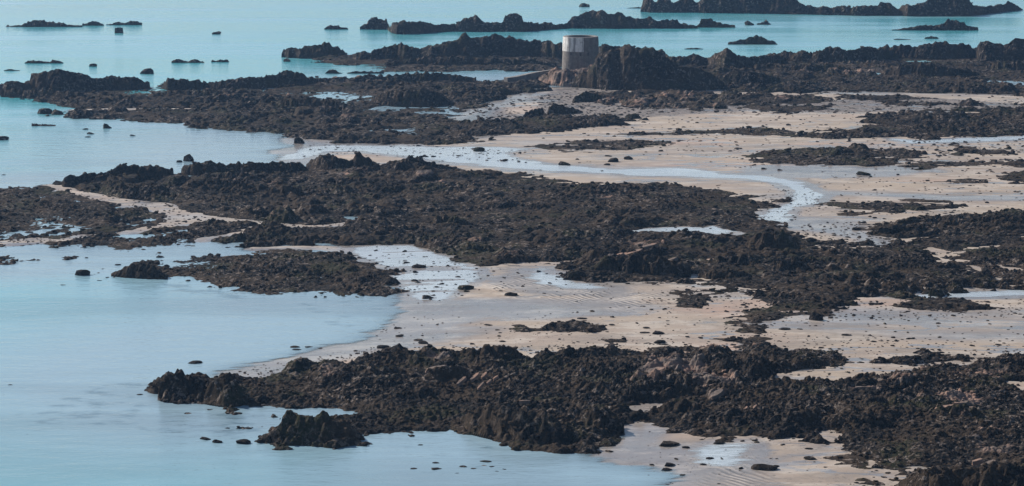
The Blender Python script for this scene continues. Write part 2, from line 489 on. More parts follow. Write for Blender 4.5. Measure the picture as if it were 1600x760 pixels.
BARE = [  # places where the granite shows: (u, v, ru, rv, strength)
 (1050,590,60,16,1.0),(1120,612,45,12,1.0),(690,576,22,6,.8),(1500,640,45,10,.9),(1330,595,60,10,.5),(1540,600,70,14,.5),
 (1420,640,60,20,.35),(740,385,22,5,.6),(545,275,60,10,.5),(690,290,40,8,.45),(945,318,50,8,.4),(1000,395,60,10,.5),
 (900,125,45,12,.5),(870,115,30,14,.45),(980,170,120,14,.35),(455,110,20,4,.7),(560,130,100,9,.35),(1350,115,60,8,.5),
 (420,292,45,6,.45),(1230,120,60,12,.25),(430,675,60,18,.45),(850,690,80,14,.3),(1080,565,50,6,.5),(1560,720,60,14,.5),(90,120,80,10,.25),(300,600,60,12,.15),(1100,640,80,14,.3),(1380,615,260,45,.28),(1080,590,140,25,.25),(640,275,300,18,.12),(1560,690,90,40,.2)]
def bare_attr(u, v):
    b = np.zeros(u.shape, F32)
    for (cu, cv, ru, rv, s) in BARE:
        b = np.maximum(b, s * np.exp(-(((u - cu) / ru) ** 2 + ((v - cv) / rv) ** 2)))
    return b

REEFS = []   # for scattering loose stones
def build_reef(name, poly, label, hmean=.7, wd=6.0, A=2.2, dens=0.0, rel=1.0, crags=(), cat='rocky reef', group=None, cuts=(), parent=None, broken=0.0, bare0=0.0, holes=True):
    a = np.array(poly, float)
    rs, cs = window(a[:, 0].min() - 40, a[:, 0].max() + 40, a[:, 1].min() - 8, a[:, 1].max() + 10)
    X = GX[rs, cs]; Y = GY[rs, cs]
    P = to_world(poly)
    s = sdf_box(P, X, Y, 12.0)
    zone = s > -7
    Fd = np.full(X.shape, -9, F32)
    x = X[zone]; y = Y[zone]
    n = fbm(x, y, 9.0, 5, 51) * 2.1 + fbm(x * .75, y, 2.2, 4, 61) * 2.7
    f = s[zone] + n * min(A, 2.0) + dens + .25
    g = GS[rs, cs][zone]
    hol = fbm(x * .55, y, 5.5, 5, 73)
    inl = np.clip(s[zone] / 9, 0, 1) * .16 + np.where(g < .02, .24, 0)
    if holes: f = np.minimum(f, (.37 + inl - hol) * 9)
    if broken: f = f - broken * np.clip(fbm(x, y, 16.0, 4, 71) * 3.2 + .35, 0, 3)
    for c in CHAN + SEACUT + list(cuts):
        d = sline(c, x, y)
        f = np.minimum(f, -d * 1.5 + n * 1.0 + .25)
    for p in NEARW:
        d = sdf_box(p, x, y, 6.0)
        f = np.minimum(f, -d * 1.4 + n * 1.6 + .3)
    for kk, p in POOLW.items():
        if kk in ('w2', 'w3', 'w6', 'w8', 'w1'):
            d = sdf_box(p, x, y, 6.0)
            f = np.minimum(f, -d * 1.6 + n * 1.2)
    g = GS[rs, cs][zone]
    ramp = np.clip(f / wd, 0, 1); ramp = 1 - (1 - ramp) ** 2
    e = np.clip(f / 1.2, 0, 1)
    R = relief(x, y) * rel
    low = fbm(x, y, 30.0, 3, 81)
    z = np.maximum(g, -.25) + hmean * .75 * ramp * (0.75 + 1.1 * low) + R * (0.25 + .75 * ramp) * e * (0.85 + .7 * low) + .03
    z = np.where(f > 0, z, np.maximum(g, -.25) + f * .9 - .02)
    Z = np.full(X.shape, -3, F32); Z[zone] = z
    Fd[zone] = f
    U = np.repeat(UCOL[None, cs], X.shape[0], 0); V = np.repeat(VR[rs, None], X.shape[1], 1)
    b = np.full(X.shape, bare0, F32) ; b[zone] = bare0 + bare_attr(U[zone], V[zone]) + .5 * np.clip(R - .75, 0, 1)
    o = extract(name, Z, Fd > 0, rs, cs, M_ROCK, parent, attrs={'bare': b})
    if o is None: return None
    if parent is None: tag(o, label, cat, group)
    REEFS.append((o, rs, cs, Fd, Z, b))
    return o

def build_ridge(name, pts, label=None, cat=None, parent=None, group=None, back=1.0, slope=.75, rough=.16, bare0=0.0, taper=True, origin='auto', sink=-.6):
    """a crag whose skyline follows pts = (u, v of the top, v of the foot)"""
    a = np.array(pts, float)
    u0, u1 = a[0, 0], a[-1, 0]
    rs, cs = window(u0 - 3, u1 + 3, a[:, 1].min() - 60, a[:, 2].max() + 3)
    U = UCOL[cs]; nu = len(U)
    if nu < 3:
        return None
    vt = np.interp(U, a[:, 0], a[:, 1]); vf = np.interp(U, a[:, 0], a[:, 2])
    hpx = np.clip(vf - vt, 0, None)
    yf = gy(vf); w = np.full(nu, 2.0)
    for _ in range(12):
        yc = yf + w
        h = np.clip(CAM_H + yc * ray_slope(vt), 0, None)
        w = .5 * w + .5 * np.maximum(.8, slope * h)
    yc = yf + w
    h = CAM_H + yc * ray_slope(vt)
    inside = (U >= u0) & (U <= u1) & (h > .05)
    X = GX[rs, cs]; Y = GY[rs, cs]
    bk = np.maximum(1.6, back * h * 1.4)
    ww = (fbm(X, Y, 4.0, 3, 95) * .35)
    t = (Y - yf[None, :]) / w[None, :]; s = (Y - yc[None, :]) / bk[None, :]
    rise = np.clip(t + ww * np.clip(t * (1 - t) * 4, 0, 1), 0, 1)
    st = rise * 2.6 + fbm(X, Y, 3.0, 3, 97) * 1.1
    stp = (np.floor(st) + np.clip((st - np.floor(st)) * 1.8, 0, 1))
    rise = np.clip(.72 * rise ** .7 + .28 * np.clip(stp / 2.6, 0, 1), 0, 1)
    rise = np.where(t >= 1, 1, rise)
    fall = np.clip(1 - np.clip(s, 0, 2) ** 1.15, 0, 1)
    prof = np.where(t < 1, rise, fall)
    hm = float(np.max(h))
    cell = float(np.clip(hm * .7, 1.2, 5.0))
    R = (rocks_field(X, Y, cell, 101, .5) - .42) * 1.0 + .55 * (rocks_field(X, Y, cell * .5, 111, .4) - .38) + .35 * fbm(X, Y, cell * .7, 3, 117) + min(.38, rough * 2.6) * (rocks_field(X, Y, .95, 31, .35) - .3)
    edge = np.clip(prof * 3, 0, 1)
    crest = np.clip(1 - np.abs(t - 1) * 2.2, 0, 1) * (t < 1.6)
    amp = np.minimum(rough * 2.3 * h, 1.1)[None, :] * (1 - .45 * crest)
    Z = h[None, :] * prof + amp * R * edge
    keep = inside[None, :] & (t > 0) & (s < 1)
    Z = np.where(keep, np.maximum(Z, -.2), sink)
    base = GS[rs, cs]
    Z = np.where(keep, Z, np.minimum(base - .3, sink))
    V = np.repeat(VR[rs, None], X.shape[1], 1); UU = np.repeat(U[None, :], X.shape[0], 0)
    b = bare0 + bare_attr(UU, V) * .6 + .2 * np.clip(R, 0, 1)
    o = extract(name, Z.astype(F32), keep, rs, cs, M_ROCK, parent, origin, attrs={'bare': b})
    if o is not None:
        REEFS.append((o, rs, cs, np.where(keep & (prof > .08), 1.0, -9).astype(F32), Z.astype(F32), b.astype(F32)))
    if o is not None and parent is None: tag(o, label, cat, group)
    elif o is not None and label: o['label'] = label
    return o
def R_(foot, *tops):
    return [(u, v, foot) for u, v in tops]

# ------------------------------------------------------------------ ground, sea
def skirted(fine_u, fine_y):
    return fine_u, fine_y
uu = np.concatenate([np.array([-9000, -5000, -3000, -1800, -1000, -600, -350, -200]), np.arange(-95, 1700, 6.2), np.array([1800, 1950, 2200, 2600, 3400, 4600, 6600, 10600])])
yy = [20, 60, 100, 140, 170, 190, 202, 208]
v_ = 212.0
while v_ < 915: yy.append(v_); v_ *= 1.0031
yy += [950, 1010, 1100, 1300, 1700, 2500, 4500, 9000, 20000, 45000]
yy = np.array(yy, float)
SX = ((uu[None, :] - W / 2) / FPX * zc_of(yy)[:, None]).astype(F32); SY = np.repeat(yy[:, None], len(uu), 1).astype(F32)
SZ, SD = sand_z(SX, SY)
SZ = np.where(SY > 960, -3.0, SZ).astype(F32)
wet = np.zeros(SX.shape, F32)
for P, s_ in WETW:
    d = sdf_box(P, SX, SY, 6.0); wet = np.maximum(wet, s_ * np.clip((d + 4) / 6, 0, 1))
for P in POOLW.values():
    d = sdf_box(P, SX, SY, 10.0); wet = np.maximum(wet, np.clip((d + 2.5) / 3, 0, 1))
wet = np.maximum(wet, np.clip(1 - (SZ - .02) / .22, 0, 1) * .9)
bed = np.clip(-SZ / .35, 0, 1)
RUB = [([(700,190),(740,176),(800,160),(870,140),(930,140),(1000,148),(1150,150),(1300,160),(1400,150),(1600,165),(1600,176),(1300,182),(1180,178),(1000,190),(850,192),(760,196)], 1.0),
       ([(860,410),(930,400),(905,430),(800,420),(720,420),(760,414)], .4), ([(1240,362),(1400,388),(1480,410),(1540,440),(1420,402),(1270,375)], .5)]
rub = np.zeros(SX.shape, F32)
for P, s_ in RUB:
    d = sdf_box(to_world(P), SX, SY, 12.0); rub = np.maximum(rub, s_ * np.clip((d + 3) / 8, 0, 1))
BRIGHT = [[(790,168),(815,161),(840,160),(838,170),(820,180),(795,178)]]
for P in BRIGHT:
    d = sdf_box(to_world(P), SX, SY, 12.0); rub = rub * (1 - np.clip((d + 3) / 5, 0, 1))
ripple = np.zeros(SX.shape, F32)
for P, s_ in [([(820,430),(900,440),(1000,455),(1080,470),(1060,490),(960,492),(860,480),(760,470),(740,450)], 1.0),
              ([(1080,720),(1140,725),(1200,740),(1220,770),(1100,770)], .9), ([(1090,700),(1180,698),(1190,720),(1100,735)], .6),
              ([(560,180),(1300,330),(1360,370),(1280,360),(1200,340)], .3), ([(720,440),(790,444),(790,455),(720,452)], .6), ([(1250,590),(1350,585),(1350,600),(1260,603)], .4)]:
    d = sdf_box(to_world(P), SX, SY, 8.0); ripple = np.maximum(ripple, s_ * np.clip((d + 2) / 5, 0, 1))
ny_, nu_ = SX.shape
idx = np.arange(SX.size).reshape(SX.shape)
fq = np.stack([idx[:-1, :-1].ravel(), idx[:-1, 1:].ravel(), idx[1:, 1:].ravel(), idx[1:, :-1].ravel()], 1)
ground = mesh_from("sand", np.stack([SX.ravel(), SY.ravel(), SZ.ravel()], 1), fq, M_SAND, attrs={'wet': wet.ravel(), 'bed': bed.ravel(), 'rubble': rub.ravel(), 'ripple': ripple.ravel()}, smooth=True)
tag(ground, "pale rippled sand of the foreshore at low tide", kind='structure')

# turbidity of the water grows with its depth; far out it is opaque
murk = np.clip(1 - np.exp(SZ.clip(-5, 0) / .06), 0, 1).ravel()
murk = np.where(SZ.ravel() > 0, 0, murk)
shoal_ripple = np.zeros(SX.shape, F32)  # submerged dark patches; the far-left streaks paint darker ripples into the water colour
for P, s_ in [([(140,600),(245,590),(250,640),(350,665),(330,690),(230,680),(120,670),(40,680),(30,650)], .45), ([(430,460),(620,466),(600,520),(540,530),(480,510),(440,480)], .36), ([(230,438),(300,444),(400,462),(380,475),(260,455)], .55),
              ([(330,640),(440,645),(405,690),(340,690)], .5), ([(560,690),(740,678),(800,704),(900,708),(880,722),(700,700),(560,705)], .4), ([(640,690),(800,715),(810,745),(640,745)], .3), ([(0,5),(420,8),(420,14),(0,20)], .4), ([(230,8),(560,3),(560,9),(230,14)], .35), ([(0,440),(160,430),(200,470),(0,480)], .2), ([(150,520),(330,545),(330,575),(150,560)], .2), ([(420,225),(470,218),(480,250),(430,252)], .4)]:
    d = sdf_box(to_world(P), SX, SY, 10.0); shoal_ripple = np.maximum(shoal_ripple, s_ * np.clip((d + 3) / 5, 0, 1))
ds = sdf_box(SANDW, SX, SY, 200.0)
deepa = np.clip((-ds - 22) / 70, 0, 1)
for c in CHAN[:5] + SEACUT:      # shallow, sandy water around the inner channels
    deepa = np.minimum(deepa, np.clip((-sline(c, SX, SY, 45.0) - 12) / 30, 0, 1))
deepa = deepa.ravel()
sea = mesh_from("sea", np.stack([SX.ravel(), SY.ravel(), np.zeros(SX.size)], 1), fq, M_SEA, attrs={'murk': murk, 'deep': deepa, 'film': np.clip((-SZ.ravel() - .0) / .15, 0, 1), 'shoal_ripple': shoal_ripple.ravel()}, smooth=True)
tag(sea, "calm pale blue sea around the reefs", kind='structure')

# pools and streams lying on the sand
def build_pool(name, key, label, A=1.2, lift=.012, extra=()):
    poly = POOLS[key]; a = np.array(poly, float)
    rs, cs = window(a[:, 0].min() - 10, a[:, 0].max() + 10, a[:, 1].min() - 3, a[:, 1].max() + 3)
    X = GX[rs, cs]; Y = GY[rs, cs]
    f = sdf_box(POOLW[key], X, Y, 8.0) + (fbm(X * .45, Y, 3.4, 4, 131) * 1.5) * A
    bars = fbm(X * .18, Y, 4.5, 3, 137)
    if key == 'w1':      # braided by low sand bars
        f = f - np.clip(np.abs(fbm(X * .13, Y, 3.2, 4, 139)) * 6 - 1.1, 0, 1.6) * np.clip((f - .2) / 2, 0, 1) + .1
    else: f = np.where(bars > .30, np.minimum(f, (.36 - bars) * 8), f)
    Z = GS[rs, cs] + lift
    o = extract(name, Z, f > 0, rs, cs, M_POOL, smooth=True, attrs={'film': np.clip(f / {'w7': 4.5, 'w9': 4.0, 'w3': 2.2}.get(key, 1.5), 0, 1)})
    if o: tag(o, label, kind='structure')
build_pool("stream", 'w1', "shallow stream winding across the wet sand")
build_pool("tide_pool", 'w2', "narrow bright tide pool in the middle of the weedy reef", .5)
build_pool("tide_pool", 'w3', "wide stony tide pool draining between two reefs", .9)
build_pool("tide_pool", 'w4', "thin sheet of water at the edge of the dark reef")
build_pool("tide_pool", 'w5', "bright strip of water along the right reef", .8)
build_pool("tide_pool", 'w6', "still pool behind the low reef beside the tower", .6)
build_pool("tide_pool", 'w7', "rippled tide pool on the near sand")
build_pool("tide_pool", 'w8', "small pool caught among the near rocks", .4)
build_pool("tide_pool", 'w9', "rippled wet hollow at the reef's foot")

# ------------------------------------------------------------------ reefs
A_ = build_reef('rocky_reef', [(-90,152),(0,149),(50,158),(95,166),(125,173),(96,182),(125,187),(190,187),(228,191),(290,198),(335,202),(395,208),(440,209),(475,216),(520,222),(600,226),(650,224),(700,228),(765,221),(740,214),(830,211),(900,206),(975,199),(990,191),(900,190),(820,190),(740,196),(692,190),(720,172),(760,160),(800,150),(840,141),(862,130),(840,121),(760,128),(700,122),(600,121),(520,123),(440,123),(380,127),(300,132),(230,134),(150,130),(50,130),(0,134),(-90,140)],
    "long low dark reef reaching from the left edge to below the tower", hmean=.9, bare0=.08, holes=False)
B_ = build_reef('rocky_reef', [(500,92),(490,98),(520,103),(560,103),(600,112),(700,114),(745,111),(830,112),(880,112),(880,80),(800,72),(740,70),(690,76),(620,82),(584,86),(545,88)],
    "humped dark reef behind the pool to the left of the tower", hmean=1.1, bare0=.05)
D_ = build_reef('rocky_reef', [(880,128),(930,136),(1000,142),(1060,141),(1120,141),(1180,146),(1270,148),(1300,143),(1400,146),(1500,147),(1570,150),(1700,162),(1700,82),(1600,80),(1500,82),(1400,86),(1300,90),(1200,95),(1100,97),(1000,96),(935,100),(890,110)],
    "broad dark reef carrying the tower and running to the right edge", hmean=1.0, bare0=.03, cuts=[[(1443,86,2),(1455,86,3),(1472,87,2)],[(1335,115,4),(1360,116,4)],[(800,122,2),(806,124,2)]])
E_ = build_reef('rocky_reef', [(925,148),(1000,146),(1100,148),(1200,152),(1290,157),(1320,166),(1280,175),(1220,180),(1150,173),(1080,177),(1000,171),(950,165)],
    "broken strip of dark boulders below the tower headland", hmean=.5, A=3.0, broken=1.2, bare0=.15, cuts=[[(1070,146,2),(1110,148,3),(1170,152,3)]])
build_reef('rocky_reef', [(1310,150),(1400,150),(1450,155),(1600,158),(1700,165),(1700,178),(1560,170),(1450,172),(1400,168),(1320,160)],
    "scattered weed patch on pale sand near the right edge, under the broad reef", hmean=.3, A=3.0, broken=2.4, bare0=.2)
F_ = build_reef('rocky_reef', [(1330,194),(1360,186),(1450,178),(1540,175),(1700,176),(1700,214),(1600,216),(1520,218),(1440,223),(1400,218),(1340,222),(1270,218),(1280,208),(1340,209),(1385,202)],
    "dark reef above the bright strip of water at the right edge", hmean=.45, A=2.2, broken=.9)
G_ = build_reef('weedy_reef', [(835,232),(880,226),(960,223),(1060,225),(1050,229),(1010,233),(950,238),(920,243),(880,239),(850,237)],
    "small flat weedy reef lying alone in the middle of the upper sand", hmean=.3, A=1.9, rel=.5, broken=.5)
build_reef('weedy_reef', [(965,214),(1050,212),(1150,207),(1190,205),(1245,211),(1225,217),(1180,217),(1120,215),(1040,216)],
    "thin brown line of weedy rock crossing the peach sand", hmean=.25, A=1.5, rel=.5, dens=.3)
H_ = build_reef('weedy_reef', [(1150,251),(1200,242),(1300,240),(1390,238),(1430,243),(1455,248),(1420,257),(1380,263),(1300,263),(1240,261),(1170,263),(1156,258)],
    "long dark weedy reef between two sand flats at upper right", hmean=.35, A=2.0, rel=.6, broken=.7)
build_reef('weedy_reef', [(1455,239),(1500,233),(1570,237),(1590,244),(1500,249),(1470,247)],
    "brown streaky weed bank with sand showing through, just right of the long weedy reef", hmean=.25, A=2.2, rel=.45, broken=1.2)
build_reef('weedy_reef', [(1400,262),(1450,257),(1500,254),(1600,258),(1700,257),(1700,268),(1580,268),(1500,264),(1440,270),(1410,268)],
    "thin patchy weed bank reaching the right edge below the streaky one", hmean=.25, A=2.4, rel=.45, broken=1.4)
build_reef('weedy_reef', [(1560,275),(1600,271),(1700,272),(1700,296),(1600,297),(1565,290)],
    "ragged clump of dark weedy stones cut by the right edge", hmean=.3, A=2.2, rel=.55, broken=1.4)
build_reef('weedy_reef', [(1465,289),(1540,286),(1555,290),(1490,293)],
    "slender dark sliver of weed on the open sand at right", hmean=.15, A=1.2, rel=.3, broken=.5)
I_ = build_reef('weedy_reef', [(1275,333),(1300,326),(1350,322),(1420,318),(1500,321),(1510,328),(1440,334),(1400,336),(1380,340),(1330,343),(1300,339)],
    "lens-shaped dark weedy reef right of the stream's bend", hmean=.3, A=1.8, rel=.55, broken=.5)
J_ = build_reef('weedy_reef', [(1350,362),(1400,353),(1440,351),(1480,343),(1540,339),(1700,331),(1700,458),(1600,456),(1560,446),(1520,431),(1480,416),(1470,400),(1440,392),(1410,381),(1375,374)],
    "large weedy reef at the right edge, level with the frame's middle", hmean=.55, A=2.2, broken=.8, cuts=[[(1450,392,2),(1480,404,4),(1510,395,3),(1560,389,2)],[(1500,413,3),(1540,433,3),(1570,444,3)],[(1590,428,2),(1560,420,2)]], bare0=.1)
K_ = build_reef('weedy_reef', [(98,290),(140,278),(200,268),(275,272),(330,266),(400,264),(470,262),(510,256),(560,256),(600,264),(650,260),(700,268),(800,276),(910,289),(1000,292),(1060,296),(1120,294),(1150,308),(1190,321),(1246,314),(1250,319),(1200,326),(1185,348),(1235,362),(1250,383),(1100,400),(960,405),(920,406),(850,413),(800,417),(740,414),(690,402),(640,388),(560,386),(480,386),(400,384),(330,384),(310,372),(330,360),(290,350),(262,332),(240,318),(190,311),(130,302)],
    "huge central reef blanketed in black weed, sandy channel on its left", hmean=.8, A=2.0, bare0=.02, holes=False, cuts=[[(870,288,2),(900,291,3),(915,290,2)],[(700,312,2),(720,313,2)],[(1120,343,2),(1135,342,3)],[(545,340,2),(555,342,3)],[(780,374,1.5),(800,373,2)]])
L_ = build_reef('weedy_reef', [(-90,292),(0,293),(40,292),(85,295),(130,311),(200,325),(250,335),(272,347),(200,360),(165,366),(100,374),(50,376),(20,378),(16,388),(-90,394)],
    "flat weedy reef cut by the left edge beside the pale channel", hmean=.4, A=1.6, holes=False)
build_reef('weedy_reef', [(-90,400),(0,398),(40,400),(62,407),(40,413),(0,416),(-90,420)],
    "small dark wedge of rock cut by the left edge above the bay", hmean=.6, A=1.0)
build_reef('weedy_reef', [(80,404),(100,399),(121,401),(122,405),(105,409),(88,408)],
    "little dark rock heap just right of the wedge at the left edge", hmean=.35, A=.6)
M_ = build_reef('weedy_reef', [(55,386),(130,374),(165,369),(205,367),(250,362),(280,356),(312,351),(345,353),(392,355),(402,361),(350,370),(325,378),(330,387),(250,394),(200,398),(140,396),(80,394)],
    "narrow weedy reef between the pale channel and the bay at left", hmean=.4, A=1.2, holes=False)
N_ = build_reef('weedy_reef', [(165,429),(200,415),(222,409),(262,413),(290,401),(340,397),(400,393),(470,391),(540,394),(562,400),(572,412),(600,424),(641,427),(602,433),(612,445),(636,458),(600,464),(540,467),(490,465),(420,461),(380,456),(330,449),(290,441),(262,436),(220,437),(180,434)],
    "tongue-shaped weedy reef pointing left into the calm bay", hmean=.55, A=1.3, holes=False)
O_ = build_reef('rocky_reef', [(880,431),(905,417),(935,404),(1000,396),(1080,390),(1180,378),(1250,382),(1300,384),(1390,389),(1440,397),(1475,415),(1520,434),(1565,450),(1500,461),(1410,467),(1370,470),(1340,487),(1290,487),(1250,479),(1200,466),(1170,456),(1100,452),(1040,450),(960,447),(915,441)],
    "high craggy dark reef right of centre above the rippled sand", hmean=1.0, A=2.0, bare0=.04, rel=1.1)
build_reef('weedy_reef', [(1392,482),(1450,475),(1500,476),(1558,488),(1500,491),(1440,498),(1400,495)],
    "flat dark weed bank under the craggy reef at right", hmean=.25, A=1.6, rel=.5, broken=.9)
P_ = build_reef('weedy_reef', [(802,519),(812,511),(835,514),(868,508),(910,509),(935,515),(908,523),(860,525),(818,522)],
    "isolated knot of dark weedy rocks on open peach sand", hmean=.35, A=.9, rel=.7)
build_reef('weedy_reef', [(1056,470),(1075,462),(1108,461),(1110,470),(1105,484),(1075,490),(1052,486)],
    "loose cluster of black weedy stones beside the ripple marks", hmean=.25, A=1.2, rel=.6, broken=1.2)
build_reef('weedy_reef', [(1180,488),(1200,468),(1255,475),(1300,486),(1290,496),(1230,494),(1190,530),(1150,530),(1155,512)],
    "straggling spill of dark stones at the craggy reef's lower foot", hmean=.25, A=1.6, rel=.6, broken=1.8)
build_reef('weedy_reef', [(895,550),(930,540),(945,536),(990,545),(985,552),(1040,547),(1060,552),(960,556),(910,556)],
    "low row of black stones just above the near reef", hmean=.3, A=1.0, rel=.6, broken=.8)
build_reef('weedy_reef', [(1120,548),(1140,538),(1185,536),(1200,545),(1180,552),(1130,553)],
    "second row of black stones above the near reef, farther right", hmean=.3, A=1.0, rel=.6, broken=.7)
Q_ = build_reef('rocky_reef', [(245,610),(252,596),(300,592),(380,594),(400,586),(440,578),(500,569),(560,566),(600,563),(660,559),(700,560),(780,558),(820,560),(860,564),(900,562),(950,556),(1000,557),(1080,554),(1160,559),(1250,557),(1300,560),(1335,572),(1400,566),(1450,557),(1560,566),(1700,566),(1700,812),(1380,812),(1390,765),(1405,752),(1425,739),(1360,727),(1330,716),(1300,700),(1265,688),(1200,690),(1110,686),(1050,676),(1000,663),(975,660),(985,685),(960,699),(920,705),(850,707),(800,704),(760,691),(740,677),(700,674),(650,674),(600,676),(575,688),(560,697),(500,698),(405,692),(412,676),(438,668),(442,650),(400,642),(378,642),(370,664),(350,665),(338,645),(320,637),(280,632),(250,622)],
    "great near reef of brown and black boulders across the lower right", hmean=1.0, A=1.3, bare0=.06, rel=1.0)
build_reef('weedy_reef', [(1310,720),(1340,712),(1360,724),(1350,735),(1320,728)],
    "small dark tongue of stones on the lower sand beside the near reef", hmean=.3, A=.7, rel=.6)

# crags rising from the reefs: parts of their reef
def crag(parent, pts, **k): return build_ridge('crag', pts, parent=parent, **k)
crag(A_, [(-60,128,140),(0,130,147),(18,126,148),(38,126,148),(47,127,146),(49,113,146),(60,111,147),(90,110,148),(93,108,148),(120,112,146),(145,120,144),(180,118,142),(215,118,141),(222,124,140),(235,129,137)], bare0=.1)
crag(A_, [(250,130,136),(256,126,140),(262,122,142),(280,122,142),(305,124,141),(325,127,140),(350,124,142),(380,119,142),(400,118,140),(420,117,138),(440,110,136),(455,109,136),(470,113,136),(480,118,136),(500,120,132),(540,121,130)], bare0=.1)
crag(A_, [(545,126,132),(570,116,132),(600,117,132),(640,114,131),(665,112,131),(680,113,130),(700,115,130),(745,120,130)], bare0=.15)
crag(A_, [(575,160,162),(590,146,165),(615,139,167),(650,138,168),(680,141,167),(698,150,164),(705,160,163)], bare0=.0, slope=.9)
crag(A_, [(815,184,186),(822,173,186),(833,169,185),(848,169,184),(852,176,183)], bare0=.05)
crag(A_, [(853,182,183),(858,166,183),(870,163,183),(890,166,182),(905,170,181),(914,178,180)], bare0=.0)
crag(E_, [(893,160,163),(898,148,163),(915,144,163),(935,146,162),(942,156,161)], bare0=.05)
crag(E_, [(1040,160,164),(1055,150,164),(1080,149,163),(1100,154,162)], bare0=.05)
crag(A_, [(0,140,152),(60,137,155),(110,142,158),(150,150,158)], bare0=.05)
crag(A_, [(240,146,154),(280,140,156),(330,142,158),(360,150,160)], bare0=.05)
crag(A_, [(420,160,172),(460,152,174),(520,154,176),(560,165,178)], bare0=.05)
crag(B_, [(545,88,92),(556,81,96),(580,80,97),(600,72,97),(608,70,97),(622,66,97),(632,68,98),(645,72,98),(660,76,96)], bare0=.05)
crag(B_, [(655,77,90),(675,69,92),(700,64,92),(715,60,92),(720,55,92),(727,52,92),(734,57,92),(745,56,92),(770,54,92),(795,58,92),(820,61,92),(838,64,92),(845,65,92),(855,60,93),(860,61,93),(866,66,94),(880,68,94)], bare0=.05)
crag(B_, [(600,98,104),(640,90,105),(700,86,106),(760,90,106),(820,92,106),(870,98,106)], bare0=.05)
# headland under and right of the tower
crag(D_, [(828,124,127),(845,118,131),(862,110,134),(872,107,135),(885,107,136),(905,108,137),(922,106,138),(935,102,139)], bare0=.5, back=3.0, slope=1.3, rough=.12)
crag(D_, [(893,124,137),(905,115,138),(918,110,139),(927,100,140),(931,88,140),(938,80,141),(950,77,142),(968,72,142),(975,67,143),(983,66,143),(990,71,143),(1003,73,144),(1018,73,144),(1030,80,144),(1045,92,144),(1062,100,144),(1085,104,143),(1110,112,142),(1130,128,141)], bare0=-.1, slope=.6, back=.8, rough=.07)
crag(D_, [(930,72,95),(940,70,100),(968,70,100),(1000,74,104),(1018,73,108),(1022,77,108),(1035,78,108),(1048,86,110),(1062,86,110),(1085,84,110),(1105,88,110),(1112,85,112),(1122,80,114),(1135,73,116),(1143,77,116),(1152,84,116),(1165,86,114),(1185,85,110),(1205,84,108),(1230,86,104)], bare0=.05)
crag(D_, [(1195,85,92),(1210,81,96),(1240,80,98),(1270,79,100),(1284,79,101),(1289,71,101),(1296,71,101),(1305,74,101),(1318,77,101),(1345,74,100),(1352,71,100),(1370,74,98),(1390,74,94),(1400,76,90)], bare0=.05)
crag(D_, [(1360,78,86),(1375,72,90),(1395,70,92),(1430,70,93),(1450,67,94),(1460,66,94),(1470,63,94),(1477,62,94),(1483,68,94),(1512,67,94),(1518,72,92),(1528,74,90)], bare0=.05)
crag(D_, [(1522,78,92),(1530,65,97),(1540,62,98),(1560,66,98),(1568,68,98),(1582,61,98),(1590,59,98),(1640,59,98),(1690,64,98)], bare0=.03)
crag(D_, [(1110,118,138),(1150,108,140),(1190,112,141),(1220,122,140)], bare0=.05)
crag(D_, [(1380,112,120),(1410,100,122),(1440,99,123),(1490,104,123),(1530,112,121)], bare0=.1)
crag(D_, [(1540,100,112),(1560,94,114),(1600,96,115),(1650,95,114),(1690,100,112)], bare0=.08)
crag(D_, [(1220,104,116),(1260,98,118),(1300,100,118),(1330,108,116)], bare0=.05)
crag(K_, [(478,256,262),(490,246,266),(500,242,268),(512,237,270),(523,240,271),(530,247,271),(545,249,270),(552,246,270),(560,240,270),(567,241,270),(577,248,268),(590,253,264)], bare0=.12)
crag(K_, [(605,258,264),(620,250,267),(640,245,268),(655,246,268),(668,251,268),(690,257,268),(715,260,268)], bare0=.05)
crag(K_, [(96,286,293),(100,277,294),(112,275,294),(140,269,292),(172,265,288),(180,258,286),(203,255,285),(222,258,285),(240,256,284),(258,259,284),(272,264,282)], bare0=.05)
crag(K_, [(282,264,270),(290,257,274),(312,251,276),(328,250,276),(345,254,276),(358,256,275),(372,252,275),(385,255,275),(400,252,274),(440,252,273),(468,253,272),(480,260,270)], bare0=.05)
crag(K_, [(410,302,308),(425,293,309),(450,290,310),(470,293,309),(486,300,308)], bare0=.12)
crag(K_, [(672,350,356),(680,338,358),(700,335,359),(725,340,360),(745,352,359)], bare0=.0)
crag(K_, [(820,330,334),(830,318,335),(850,315,336),(866,322,335),(874,330,334)], bare0=.0)
crag(K_, [(500,283,292),(530,276,294),(560,279,295),(580,288,294)], bare0=.35)
crag(K_, [(590,296,304),(610,288,305),(640,290,306),(660,298,305)], bare0=.2)
crag(K_, [(560,360,366),(600,352,368),(650,352,368),(680,360,367)], bare0=.0)
crag(K_, [(700,390,396),(715,382,400),(740,380,402),(760,386,402),(800,392,402)], bare0=.0)
crag(N_, [(172,428,432),(188,420,434),(202,412,435),(218,409,436),(232,411,437),(245,418,437),(262,428,437)], bare0=.05)
crag(O_, [(905,428,434),(925,412,438),(940,402,440),(965,398,441),(990,396,442),(1020,398,442),(1050,404,441),(1080,412,440)], bare0=.1, slope=1.0)
crag(O_, [(960,416,436),(990,404,440),(1020,410,442),(1050,424,441)], bare0=.1)
crag(O_, [(1160,384,400),(1172,368,404),(1190,362,406),(1210,360,406),(1228,362,405),(1240,368,404),(1250,384,400)], bare0=.08)
crag(O_, [(1095,412,424),(1120,400,428),(1150,396,430),(1180,400,430),(1200,412,428)], bare0=.0)
crag(O_, [(1200,428,436),(1215,408,440),(1240,402,441),(1262,410,440),(1280,426,438)], bare0=.0)
crag(O_, [(1090,428,440),(1110,421,444),(1150,420,446),(1175,428,445)], bare0=.05)
